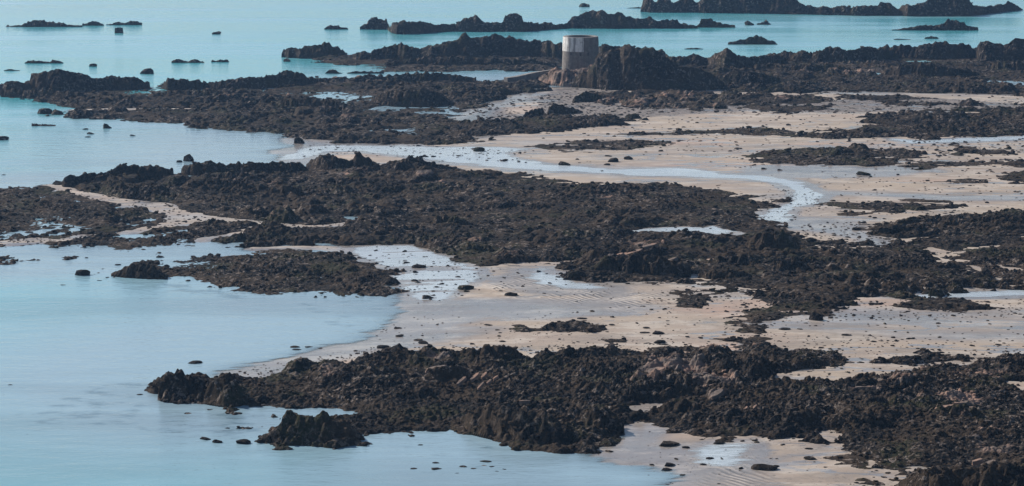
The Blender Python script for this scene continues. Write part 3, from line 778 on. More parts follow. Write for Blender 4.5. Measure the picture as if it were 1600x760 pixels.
crag(O_, [(1505,452,455),(1520,444,456),(1540,441,457),(1558,445,456),(1570,453,455)], bare0=.0)
crag(J_, [(1345,366,372),(1360,359,374),(1395,354,374),(1430,352,373),(1460,352,371)], bare0=.05)
crag(J_, [(1490,345,356),(1520,340,360),(1560,336,362),(1620,332,362),(1690,330,360)], bare0=.08)
crag(Q_, [(246,622,626),(251,592,628),(262,585,630),(275,581,630),(285,580,630),(293,588,628),(297,584,626),(303,588,624),(318,589,622)], bare0=.08, slope=.9)
crag(Q_, [(318,620,632),(328,596,634),(340,588,636),(350,580,637),(358,578,637),(366,583,637),(370,594,636),(382,610,634),(392,624,632)], bare0=.0, slope=.8, rough=.1)
crag(Q_, [(612,566,574),(622,556,578),(634,548,580),(646,547,580),(655,554,580),(670,558,578)], bare0=.05)
crag(Q_, [(700,562,572),(722,554,575),(738,546,576),(752,544,576),(765,547,576),(780,554,574),(800,560,570)], bare0=.1)
crag(Q_, [(655,602,606),(664,584,610),(680,574,612),(705,570,612),(725,574,611),(738,586,608),(745,600,606)], bare0=.0, slope=.7, rough=.06)
crag(Q_, [(404,686,690),(415,676,693),(432,668,695),(440,660,696),(442,650,696),(448,640,697),(458,637,697),(466,645,697),(476,652,697),(492,648,697),(503,641,697),(512,642,697),(524,652,696),(545,662,694),(558,668,690),(566,680,688)], bare0=.1, slope=.9, rough=.14)
crag(Q_, [(720,650,672),(735,636,680),(760,632,686),(790,640,694),(820,640,698),(850,636,700),(870,650,700),(890,668,698)], bare0=.08, slope=1.1)
crag(Q_, [(900,660,672),(918,640,678),(940,636,680),(958,648,680),(975,664,678)], bare0=.0)
crag(Q_, [(1020,640,650),(1045,626,656),(1075,624,658),(1100,632,658),(1120,646,656)], bare0=.1)
crag(Q_, [(1165,656,664),(1180,642,668),(1205,638,669),(1230,640,668),(1245,656,664)], bare0=.0, rough=.08)
crag(Q_, [(1440,650,664),(1465,632,668),(1500,628,670),(1525,634,670),(1540,650,668)], bare0=.35)
crag(Q_, [(1395,758,772),(1420,738,780),(1450,730,788),(1490,728,790),(1530,724,792),(1570,720,794),(1620,722,796),(1690,716,800)], bare0=.05)
crag(Q_, [(1500,752,790),(1530,735,796),(1560,730,798),(1590,742,798)], bare0=.15)
crag(Q_, [(1270,662,676),(1310,650,682),(1360,648,684),(1400,660,684)], bare0=.05)
crag(Q_, [(960,600,612),(990,584,616),(1030,578,618),(1060,588,618)], bare0=.5)
crag(Q_, [(1090,622,632),(1110,606,636),(1150,602,637),(1180,616,634)], bare0=.4)
crag(Q_, [(560,600,612),(600,590,615),(640,596,616)], bare0=.05)

# ------------------------------------------------------------------ islets standing in the sea
SMALL = []
def islet(pts, label, cat='rock islet', group=None, force=False, **k):
    k.setdefault('back', 1.2)
    a = np.array(pts, float)
    if not force and (a[-1, 0] - a[0, 0] < 24 and a[:, 2].max() < 400 or a[-1, 0] - a[0, 0] < 34 and a[:, 2].max() > 400):
        SMALL.append((a, label)); return None
    o = build_ridge('rock_islet', pts, label, cat, group=group, **k)
    return o
islet(R_(42.5,(8,41.5),(20,40),(35,38.5),(45,33),(52,31.5),(60,30.5),(75,33),(95,34),(105,38),(118,39),(129,39)), "long humped black islet far out at upper left")
islet(R_(40.5,(127,38),(130,36),(134,37),(138,34),(145,33),(155,34),(163,39)), "small round-topped rock, second hump right of the long far islet at upper left")
islet(R_(39.5,(165,38.5),(175,37),(185,33),(195,35),(200,34),(203,32),(215,32),(223,37)), "low rock at the right end of the far chain at upper left")
islet(R_(52,(178.5,50),(178.8,42.5),(183,41.5),(190,41.5),(192.8,43),(193.2,50)), "square dark block of rock alone just in front of the far chain", slope=.25, back=.7, rough=.02, force=True)
islet(R_(99.5,(38,98),(45,94.5),(65,95),(78,97),(82,93),(88,93.5),(96,96),(100,98.5)), "flat two-part rock off the upper left shore")
islet(R_(111,(5,110),(12,108.5),(18,107.5),(24,109.5),(31,110)), "thin low rock near the left edge off the upper shore")
islet(R_(104,(141,103),(145,100),(149,100.5),(152,103)), "tiny lone rock right of the flat two-part rock")
islet(R_(98.5,(267,96),(273,93),(278,91),(287,94.5),(294,96),(300,93.5),(306,92),(313,95.5),(320,97)), "low jagged skerry in the upper left water, larger of a close pair")
islet(R_(97.5,(330,96),(331,92),(337,95),(344,91.5),(350,93),(357,93),(358,97)), "low jagged skerry in the upper left water, smaller of a close pair")
islet(R_(115.5,(219,114.5),(223,112),(230,113.5),(234,110.5),(238,114.5)), "small double rock just behind the left shore reef")
islet(R_(53.5,(332,53),(338,51),(344,51),(346,53)), "tiny rock awash alone in the far water left of centre")
islet(R_(46.5,(506,45),(511,40),(518,39),(530,39.5),(533,42),(540,42),(544,45)), "flat-topped small rock left of the far island chain")
islet(R_(46.5,(562,43),(568,38),(574,35),(578,30),(584,26),(588,25),(593,27),(600,30),(604,27),(606,34),(608,37)), "rounded dark islet at the left end of the far island chain")
islet([(604,38,46),(612,36,52),(620,33,54),(630,32,54),(655,33,53),(680,36,51),(700,36,50),(712,36,50),(720,34,50),(723,30,50),(735,25,50),(745,24,50),(752,31,50),(765,33,50),(785,33,50),(789,25,50),(798,21,50),(806,22,50),(815,23,50),(818,32,50),(830,32,49),(845,37,48),(850,32,47),(856,35,47),(870,37,46),(884,38,45)], "long low island with two knobs in the middle of the far water")
islet(R_(45,(878,38),(884,35),(892,27),(905,22),(915,18),(925,15),(932,17),(940,16),(955,20),(967,18),(975,23),(985,26),(1000,28),(1010,26),(1016,26),(1022,31),(1040,30),(1058,29),(1063,36),(1078,38),(1090,41)), "highest humped island behind the tower")
islet(R_(43.5,(1086,41),(1091,38),(1096,28),(1102,28),(1112,29),(1120,34),(1130,36),(1140,38),(1149,39.5)), "wedge-shaped rock trailing off the right of the humped island")
islet(R_(39.5,(1163,38.5),(1168,36),(1175,36.5),(1178,39)), "tiny low rock midway between two far islands")
islet(R_(39,(1181,37),(1190,34),(1194,33),(1196,28.5),(1199,32),(1205,38)), "small pointed rock right of the tiny low one")
islet(R_(70,(1137,66.5),(1150,64),(1158,61),(1165,60),(1172,57),(1182,54),(1190,57),(1200,61),(1213,66)), "peaked dark islet in the channel right of the tower")
islet(R_(77.5,(1068,76.5),(1078,75),(1088,74.5),(1100,76.5)), "sliver of rock awash behind the tower's headland")
islet([(1000,16,19),(1003,8,19),(1005,-5,19),(1016,-5,20),(1025,5,20),(1030,-3,20),(1045,-4,20),(1050,3,20),(1060,1,20),(1068,-5,20),(1080,-5,20),(1088,3,20),(1100,-6,21),(1130,-10,21),(1200,-10,22),(1238,-8,23),(1250,3,23),(1260,8,23),(1290,11,24),(1310,9,24),(1335,10,25),(1345,8,25),(1370,8,25),(1375,4,25),(1390,4,25),(1398,9,25),(1405,12,25)], "long dark island running out of the top edge at upper right")
islet([(1402,14,24),(1410,9,25),(1418,5,26),(1430,7,26),(1440,3,26),(1455,-3,26),(1480,-5,26),(1512,-4,26),(1520,6,25),(1540,8,23),(1560,6,20),(1575,3,18),(1590,8,17),(1598,14,16)], "blocky dark island at the top right corner")
islet(R_(13.5,(979,13),(988,11.5),(1000,10.5),(1010,12)), "thin rock awash at the left tip of the long upper right island")
islet(R_(11,(905,10.5),(910,9),(914,8.5),(920,10.5)), "tiny dark rock in the far water above the humped island")
islet(R_(48,(1392,46.5),(1405,44.5),(1420,42),(1432,40),(1450,39),(1462,37),(1472,36),(1478,32),(1485,30),(1493,31),(1500,34),(1505,33),(1510,40),(1529,41.5)), "long tapering islet in the upper right channel")
islet(R_(61,(1443,59.5),(1450,57),(1455,56),(1462,57),(1467,59.5)), "flat little rock below the long tapering islet")
islet(R_(62.5,(1396,61.5),(1402,60.5),(1412,61),(1424,62)), "barely showing rock to the left of the flat little rock")
islet(R_(3,(1380,2),(1385,-2),(1405,-3),(1411,1.5)), "small rock cut by the top edge at upper right")
islet([(440,84,90),(443,78,90),(450,74,91),(460,75,91),(468,75,92),(475,71,92),(490,69,92),(500,68,92),(508,66,92),(516,68,91),(525,73,90),(535,78,88),(543,82,86)], "dark domed rock at the left end of the reef behind the tower")
islet(R_(96.5,(444,95),(446,93),(454,93),(455,95.5)), "small block of rock just below the dark domed rock")
islet(R_(115.5,(508,114),(512,110),(516,108),(520,107),(524,109),(530,113),(537,115)), "pointed rock in the inlet left of the tower")
islet(R_(115.5,(541,114.5),(550,111.5),(565,111),(590,112),(600,114.5)), "flat bar of rock in the inlet right of the pointed rock")
islet(R_(178,(61,177),(67,174.5),(72,172.5),(78,174),(83,177)), "small dark rock in the left lagoon below the long reef")
islet(R_(184.5,(98,182.5),(104,180),(110,178),(118,180.5),(125,181.5)), "dark rock joined to the tip of the long reef in the left lagoon")
islet(R_(197.5,(48,194),(54,192),(60,194.5),(72,194),(88,195.5)), "thin black ledge awash in the left lagoon")
islet(R_(201,(160,199),(162,195),(166,193.5),(170,196),(173,199.5)), "round black boulder standing in the left lagoon")
islet(R_(218.5,(-6,216),(4,214.5),(10,214.5),(15,217)), "small black rock awash at the left edge of the lagoon")
islet(R_(254,(277,252),(279,248),(283,248),(285,252)), "round dark boulder in the lagoon behind the weedy reef")
islet(R_(252.5,(288,251),(290,244.5),(297,244),(304,245),(305,250)), "square dark rock beside the round boulder in the lagoon")
islet(R_(225,(460,223),(463,216),(468,213.5),(473,214),(474,222)), "dark boulder at the lagoon's inner end beside the long reef")
islet(R_(430.5,(120,427),(126,422),(133,421),(140,423),(142,427)), "single black boulder in the channel mouth of the calm bay")
islet(R_(567.5,(294,566),(301,563),(307,562.5),(314,566)), "flat black rock awash alone in the calm bay")
islet(R_(617,(213,616),(216,613.5),(220,613.5),(222,616)), "small dark rock awash left of the near reef's tip")
islet(R_(687,(312,684),(320,680.5),(327,680),(328,684)), "left of two black rocks off the near reef's lobe")
islet(R_(692.5,(331,690),(336,685),(342,682),(346,684),(346,688)), "right of two black rocks off the near reef's lobe")
islet(R_(694,(369,690),(373,684),(380,682.5),(388,684),(390,688)), "roundish black rock touching the near reef's left lobe")
islet(R_(646.5,(288,645),(293,642),(297,642.5),(298,645)), "small black stone under the near reef's tip")

# ------------------------------------------------------------------ the tower
def lathe(name, prof, mat, parent, seg=72, a0=0.0, a1=2 * math.pi, loc=(0, 0, 0)):
    n = len(prof); closed = abs(a1 - a0 - 2 * math.pi) < 1e-6
    m = seg if closed else seg + 1
    th = a0 + (a1 - a0) * np.arange(m) / seg
    v = np.array([(r * math.cos(t), r * math.sin(t), z) for t in th for (r, z) in prof], F32)
    f = []
    for i in range(seg):
        j = (i + 1) % m
        for k in range(n - 1):
            f.append((i * n + k, j * n + k, j * n + k + 1, i * n + k + 1))
    o = mesh_from(name, v, np.array(f), mat, smooth=False)
    o.parent = parent; o.location = loc
    return o
def stone_mat():
    k = NT("tower_granite"); p = k.pos()
    tc = k.new("ShaderNodeTexCoord")
    c = k.mix(k.ramp(k.noise(p, 1.1, 5, .65), .35, .65), (0.21, 0.18, 0.16), (0.13, 0.115, 0.105))
    pv = k.pos((2.2, 2.2, .22))
    c = k.mix(k.ramp(k.noise(pv, .9, 4, .6), .48, .6, 0, .4), c, (0.085, 0.077, 0.073))
    k.l.new(c, k.b.inputs['Base Color']); k.b.inputs['Roughness'].default_value = .85
    k.l.new(k.bump(k.noise(p, 2.5, 5, .7), .8, .10), k.b.inputs['Normal'])
    return k.m
def paint_mat():
    k = NT("old_white_paint"); p = k.pos()
    c = k.mix(k.ramp(k.noise(p, .9, 5, .65), .35, .7), (0.80, 0.78, 0.75), (0.60, 0.58, 0.56))
    pv = k.pos((1.6, 1.6, .15))
    c = k.mix(k.ramp(k.noise(pv, .9, 4, .6), .47, .58, 0, .85), c, (0.20, 0.185, 0.18))
    k.l.new(c, k.b.inputs['Base Color']); k.b.inputs['Roughness'].default_value = .8
    return k.m
M_GRAN, M_PAINT = stone_mat(), paint_mat()
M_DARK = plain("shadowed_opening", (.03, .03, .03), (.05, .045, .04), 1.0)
TY = 617.0; TZ = 1.2
TX = float(xat(907.2, 104.0, TY))
tw = bpy.data.objects.new("round_tower", None); col.objects.link(tw)
tw.location = (TX, TY, TZ)
tag(tw, "squat round stone tower with a faded white patch, on the headland", "tower")
ztop = float(CAM_H + (TY - 4.4) * ray_slope(59.0)) - TZ
zband = float(CAM_H + (TY - 4.4) * ray_slope(81.5)) - TZ
RT = 27.2 / FPX * zc_of(TY); RB = RT * 1.075
def rad(z): return RB + (RT - RB) * min(1, z / ztop)
print("tower", RT, ztop, TX)
cw = [(rad(z), z) for z in np.linspace(-1.5, ztop - .95, 9)]
lathe("wall", cw + [(RT - 1.2, ztop - .95)], M_GRAN, tw)
# masonry courses of real blocks, slightly uneven, on the side that shows
blk = []
zz = np.arange(0.0, ztop - 1.0, .46)
bl = bpy.data.meshes.new("stone_block")
v = []; f = []
for i, z0 in enumerate(zz):
    nb = 58
    for j in range(nb):
        t0 = (j + .5 * (i % 2)) / nb * 2 * math.pi + .006; t1 = t0 + 2 * math.pi / nb - .012
        r0 = rad(z0) - .05; r1 = rad(z0) + .025 + random.random() * .035
        b0 = len(v)
        for (r, z) in ((r0, z0 + .015), (r1, z0 + .015), (r1 - .008, z0 + .445), (r0, z0 + .445)):
            for t in (t0, t1): v.append((r * math.cos(t), r * math.sin(t), z))
        f += [(b0 + 2, b0 + 3, b0 + 5, b0 + 4), (b0, b0 + 1, b0 + 3, b0 + 2), (b0 + 4, b0 + 5, b0 + 7, b0 + 6), (b0, b0 + 2, b0 + 4, b0 + 6), (b0 + 1, b0 + 7, b0 + 5, b0 + 3)]
o = mesh_from("masonry", np.array(v, F32), np.array(f), M_GRAN); o.parent = tw; o['kind'] = 'stuff'
lathe("parapet", [(RT + .02, ztop - 1.1), (RT + .02, ztop - .06), (RT - .04, ztop), (RT - .95, ztop), (RT - 1.0, ztop - .06), (RT - 1.0, ztop - 1.3)], M_GRAN, tw)
lathe("roof_platform", [(RT - .98, ztop - 1.25), (.02, ztop - 1.15)], M_DARK, tw)
# painted patch: from the left limb to right of centre (angles measured from +X, the viewer is at -Y)
pa0, pa1 = math.radians(163), math.radians(163 + 115)
lathe("painted_patch", [(rad(zband) + .065, zband), (RT + .06, ztop - .08)], M_PAINT, tw, 40, pa0, pa1)
def slit(ang, z, w, h):
    t = math.radians(ang); r = rad(z)
    fr = bpy.data.objects.new("loophole", None)
    v = []; f = []
    for s in (-1, 1):
        pass
    d = .12
    c, s_ = math.cos(t), math.sin(t)
    def pt(a, rr, zz_): return (c * rr - s_ * a, s_ * rr + c * a, zz_)
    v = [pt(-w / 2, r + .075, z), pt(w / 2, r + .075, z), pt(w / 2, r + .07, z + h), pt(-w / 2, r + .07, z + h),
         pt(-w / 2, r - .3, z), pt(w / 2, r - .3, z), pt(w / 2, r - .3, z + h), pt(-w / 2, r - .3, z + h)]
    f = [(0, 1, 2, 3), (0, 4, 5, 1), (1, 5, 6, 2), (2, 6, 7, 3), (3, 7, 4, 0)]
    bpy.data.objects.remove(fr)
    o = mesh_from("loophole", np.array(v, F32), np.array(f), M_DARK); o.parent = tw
    # stone surround
    v2 = []; f2 = []
    for (x0, x1, z0, z1) in ((-w / 2 - .14, -w / 2, z - .14, z + h + .14), (w / 2, w / 2 + .14, z - .14, z + h + .14), (-w / 2, w / 2, z + h, z + h + .14), (-w / 2, w / 2, z - .14, z)):
        b0 = len(v2)
        for rr in (r - .1, r + .13):
            v2 += [pt(x0, rr, z0), pt(x1, rr, z0), pt(x1, rr, z1), pt(x0, rr, z1)]
        f2 += [(b0 + 4, b0 + 5, b0 + 6, b0 + 7), (b0, b0 + 1, b0 + 5, b0 + 4), (b0 + 1, b0 + 2, b0 + 6, b0 + 5), (b0 + 2, b0 + 3, b0 + 7, b0 + 6), (b0 + 3, b0, b0 + 4, b0 + 7)]
    q = mesh_from("surround", np.array(v2, F32), np.array(f2), M_GRAN); q.parent = o
slit(237, zband - .85, .45, .7)
slit(268, zband - 1.0, .4, .75)
slit(292, zband - .95, .4, .75)

# stone causeway climbing to the tower's foot
def strip_wall(name, pts, width, hgt, mat, label, cat):
    v = []; f = []
    P = [Vector(p) for p in pts]
    for i, p in enumerate(P):
        d = (P[min(i + 1, len(P) - 1)] - P[max(i - 1, 0)]); d.z = 0; d.normalize()
        nrm = Vector((-d.y, d.x, 0)) * width / 2
        for a_ in (p - nrm + Vector((0, 0, -hgt)), p - nrm, p + nrm, p + nrm + Vector((0, 0, -hgt))):
            v.append(tuple(a_))
        if i:
            b = (i - 1) * 4
            for k in range(3): f.append((b + k, b + k + 4, b + k + 5, b + k + 1))
    f = f + [(0, 1, 2, 3), (len(v) - 1, len(v) - 2, len(v) - 3, len(v) - 4)]
    o = mesh_from(name, np.array(v, F32), np.array(f), mat, None, pts[0]); return tag(o, label, cat)
cpts = []
for t in np.linspace(0, 1, 24):
    u = 790 + (874 - 790) * t; v0 = 121.5 - (121.5 - 106) * t ** 1.1 + .5 * math.sin(t * 9)
    yv = 607 + 6 * math.sin(t * 2.0) - 2 * t
    z = float(CAM_H + yv * ray_slope(v0))
    cpts.append((float(xat(u, v0, yv)), yv, z))
strip_wall("causeway", cpts, 1.5, 2.2, M_GRAN, "narrow stone causeway climbing from the pool to the tower's foot", "causeway")

# ------------------------------------------------------------------ loose stones
def ico(sub):
    import bmesh
    bm = bmesh.new(); bmesh.ops.create_icosphere(bm, subdivisions=sub, radius=1.0)
    bm.verts.ensure_lookup_table()
    v = np.array([x.co[:] for x in bm.verts]); f = np.array([[w.index for w in x.verts] for x in bm.faces]); bm.free()
    return v, f
def rock_shape(sub, seed, cuts=9, jag=.12):
    r = np.random.default_rng(seed); v, f = ico(sub); v = v.copy()
    for _ in range(cuts):
        n = r.normal(size=3); n /= np.linalg.norm(n); d = r.uniform(.45, .82)
        k = v @ n - d; m = k > 0; v[m] -= np.outer(k[m], n)
    v += (r.random(v.shape) - .5) * jag
    v *= np.array([1.0, .72, .58])
    v[:, 2] = np.maximum(v[:, 2], -.35)
    return v, f
LOW = [rock_shape(1, 100 + i, 6, .25) for i in range(10)]
TINY = [(lambda s: s)(rock_shape(1, 300 + i, 4, .35)) for i in range(6)]
def joined(name, X, Y, Z, S, mat, parent=None, bare=None, flat=None, yscale=1.0, shapes=LOW):
    n = len(X)
    if n == 0: return None
    vs = []; fs = []; bs = []; off = 0
    kind = rng.integers(0, len(shapes), n); th = rng.uniform(0, 2 * math.pi, n)
    for kk in range(len(shapes)):
        m = np.where(kind == kk)[0]
        if not len(m): continue
        v, f = shapes[kk]
        c, s = np.cos(th[m])[:, None], np.sin(th[m])[:, None]
        sz = S[m][:, None]; fl = (flat[m] if flat is not None else np.ones(len(m)))[:, None]
        tl = (rng.random((len(m), 1)) - .5) * .7
        vx = (v[None, :, 0] * c - v[None, :, 1] * s) * sz + X[m][:, None]
        vy = (v[None, :, 0] * s + v[None, :, 1] * c) * sz + Y[m][:, None]
        vz = (v[None, :, 2] * fl + tl * v[None, :, 0] * fl) * sz + Z[m][:, None] + .12 * sz * fl
        vs.append(np.stack([vx, vy, vz], 2).reshape(-1, 3))
        fs.append((f[None] + (np.arange(len(m)) * len(v))[:, None, None] + off).reshape(-1, 3)); off += len(m) * len(v)
        bs.append(np.repeat((bare[m] if bare is not None else np.zeros(len(m))), len(v)))
    V = np.concatenate(vs); Fc = np.concatenate(fs)
    org = (float(V[:, 0].mean()), float(V[:, 1].mean()), 0.0)
    o = mesh_from(name, V, Fc, mat, parent, org, {'bare': np.concatenate(bs)})
    o['kind'] = 'stuff'
    return o
# on the reefs: part of each reef, too many to count
for (o, rs, cs, Fd, Z, b) in REEFS:
    ii = np.argwhere(Fd > .25)
    if len(ii) < 40: continue
    n = int(len(ii) / (45 if rs.start < 420 else 75))
    sel = ii[rng.integers(0, len(ii), n)]
    y = GY[rs, cs][sel[:, 0], sel[:, 1]]; x = GX[rs, cs][sel[:, 0], sel[:, 1]]; z = Z[sel[:, 0], sel[:, 1]]
    S = (.16 + .5 * rng.random(n) ** 2.2) * np.clip(y / 330, .75, 1.5)
    bb = b[sel[:, 0], sel[:, 1]] * .8 + rng.random(n) * .25
    joined("boulders", x, y, z, S, M_ROCK, o, bb)

# fringe of little stones and weed around the reefs, on the sand and in the pools
SX_, SY_ = [], []
allF = np.full(GX.shape, -9, F32)
for (o, rs, cs, Fd, Z, b) in [r for r in REEFS if r[0].name.split('.')[0] != 'crag']: allF[rs, cs] = np.maximum(allF[rs, cs], Fd)
near = (allF > -4.5) & (allF < .1) & (GS > -.35)
onsand = (allF < -1) & (GS > -.02)
dn = fbm(GX[::2, ::2], GY[::2, ::2], 14.0, 4, 201); dn = upsample(dn, NY, NU, 2)
cand = np.argwhere(near & (rng.random(GX.shape) < .03 * np.exp(allF * .6).clip(0, 1) * np.clip(.6 + 2.4 * dn, 0, 2)))
cand2 = np.argwhere(onsand & (dn > -.05) & (rng.random(GX.shape) < .005 * np.clip(.2 + 3 * dn, 0, 1.6)))
STONES = []
def add_zone(poly, n, smin, smax):
    P = np.array(poly, float)
    k = 0; tries = 0
    Pw = to_world(poly)
    while k < n and tries < n * 30:
        tries += 1
        u = random.uniform(P[:, 0].min(), P[:, 0].max()); v = random.uniform(P[:, 1].min(), P[:, 1].max())
        x, y = gp(u, v)
        if sdf(Pw, np.array([x]), np.array([y]))[0] > 0:
            STONES.append((float(x), float(y), random.uniform(smin, smax) * (1 if random.random() < .7 else 1.5))); k += 1
for c in (cand, cand2):
    for (i, j) in c:
        STONES.append((float(GX[i, j]), float(GY[i, j]), float((.07 + .42 * random.random() ** 3.2) * min(1.6, max(.7, GY[i, j] / 360)))))
add_zone([(560,400),(640,395),(760,425),(750,450),(700,470),(660,480),(600,440)], 190, .08, .26)
add_zone([(470,222),(560,222),(700,232),(840,240),(820,260),(640,248),(470,246)], 220, .12, .36)
add_zone([(1190,290),(1300,320),(1240,352),(1190,352)], 120, .1, .26)
add_zone([(620,490),(900,490),(900,560),(560,560)], 70, .08, .2)
add_zone([(1180,480),(1640,470),(1640,550),(1160,545)], 150, .10, .28)
add_zone([(1380,260),(1640,250),(1640,310),(1420,300)], 60, .15, .4)
add_zone([(700,168),(930,140),(1100,155),(1000,188),(760,190)], 700, .2, .5)
add_zone([(1000,150),(1300,158),(1600,160),(1600,178),(1200,184),(1000,180)], 500, .2, .5)
add_zone([(900,195),(1340,180),(1340,240),(1150,245),(900,235)], 260, .12, .4)
add_zone([(1330,225),(1640,222),(1640,262),(1430,262)], 260, .15, .45)
add_zone([(1260,270),(1640,300),(1640,335),(1500,340),(1250,345)], 200, .1, .35)
add_zone([(1240,355),(1370,352),(1400,388),(1260,380)], 160, .12, .35)
add_zone([(760,405),(930,405),(900,440),(990,455),(900,470),(760,460)], 120, .08, .25)
add_zone([(1130,455),(1300,485),(1640,470),(1640,500),(1300,510),(1130,530)], 380, .08, .28)
add_zone([(860,530),(1300,530),(1640,545),(1640,562),(860,562)], 330, .07, .26)
add_zone([(370,582),(560,545),(880,545),(880,562),(600,562),(400,590)], 260, .06, .22)
add_zone([(1000,440),(1180,450),(1170,500),(1000,500)], 40, .10, .25)
add_zone([(110,395),(300,390),(260,410),(150,425),(100,415)], 26, .12, .3)
add_zone([(960,690),(1260,690),(1290,745),(960,760)], 22, .05, .12)
add_zone([(430,455),(600,465),(620,520),(560,530),(480,500)], 45, .10, .22)
add_zone([(150,590),(290,640),(240,660),(120,655)], 30, .07, .16)
add_zone([(1210,580),(1560,572),(1420,600),(1250,605)], 60, .08, .3)
add_zone([(100,296),(260,318),(340,335),(340,352),(220,365),(150,315)], 170, .12, .4)
add_zone([(340,342),(560,348),(540,358),(340,352)], 90, .1, .3)
add_zone([(10,375),(160,366),(170,372),(20,386)], 90, .12, .35)
S = np.array(STONES)
gz = []
half = 3
def ground_at(x, y):
    z, d = sand_z(x.astype(F32), y.astype(F32)); return z, d
Zg, Dg = ground_at(S[:, 0], S[:, 1])
keep = Zg > -.6
S = S[keep]; Zg = Zg[keep]
Zs = np.maximum(Zg, -.10)
px = S[:, 2] * FPX / zc_of(S[:, 1])
uS = u_of(S[:, 0], S[:, 1]); vS = v_of(S[:, 1])
infr = (uS > 2) & (uS < 1598) & (vS > 2) & (vS < 758)
print("stones", len(S), "triangles about", len(S) * 80)
order = np.argsort(-(px * infr))

# one object per stone for the ones that show largest, grouped by where they lie
SHAPES = []
for i in range(9):
    v, f = rock_shape(2, 500 + i, 10, .10)
    SHAPES.append((v, f))
def one_stone(name, x, y, z, size, label, cat, group=None, sx=1.0, sz=1.0, i=None, rot=None, me_cache={}):
    k = random.randrange(len(SHAPES)) if i is None else i % len(SHAPES)
    if k not in me_cache:
        o = mesh_from(name, SHAPES[k][0], SHAPES[k][1], M_STONE, attrs={'bare': np.full(len(SHAPES[k][0]), .05)})
        me_cache[k] = o.data
    else:
        o = bpy.data.objects.new(name, me_cache[k]); col.objects.link(o)
    o.location = (x, y, z + .10 * size)
    o.scale = (size * sx, size, size * sz)
    o.rotation_euler = (0, 0, rot if rot is not None else random.uniform(0, 6.28))
    return tag(o, label, cat, group)

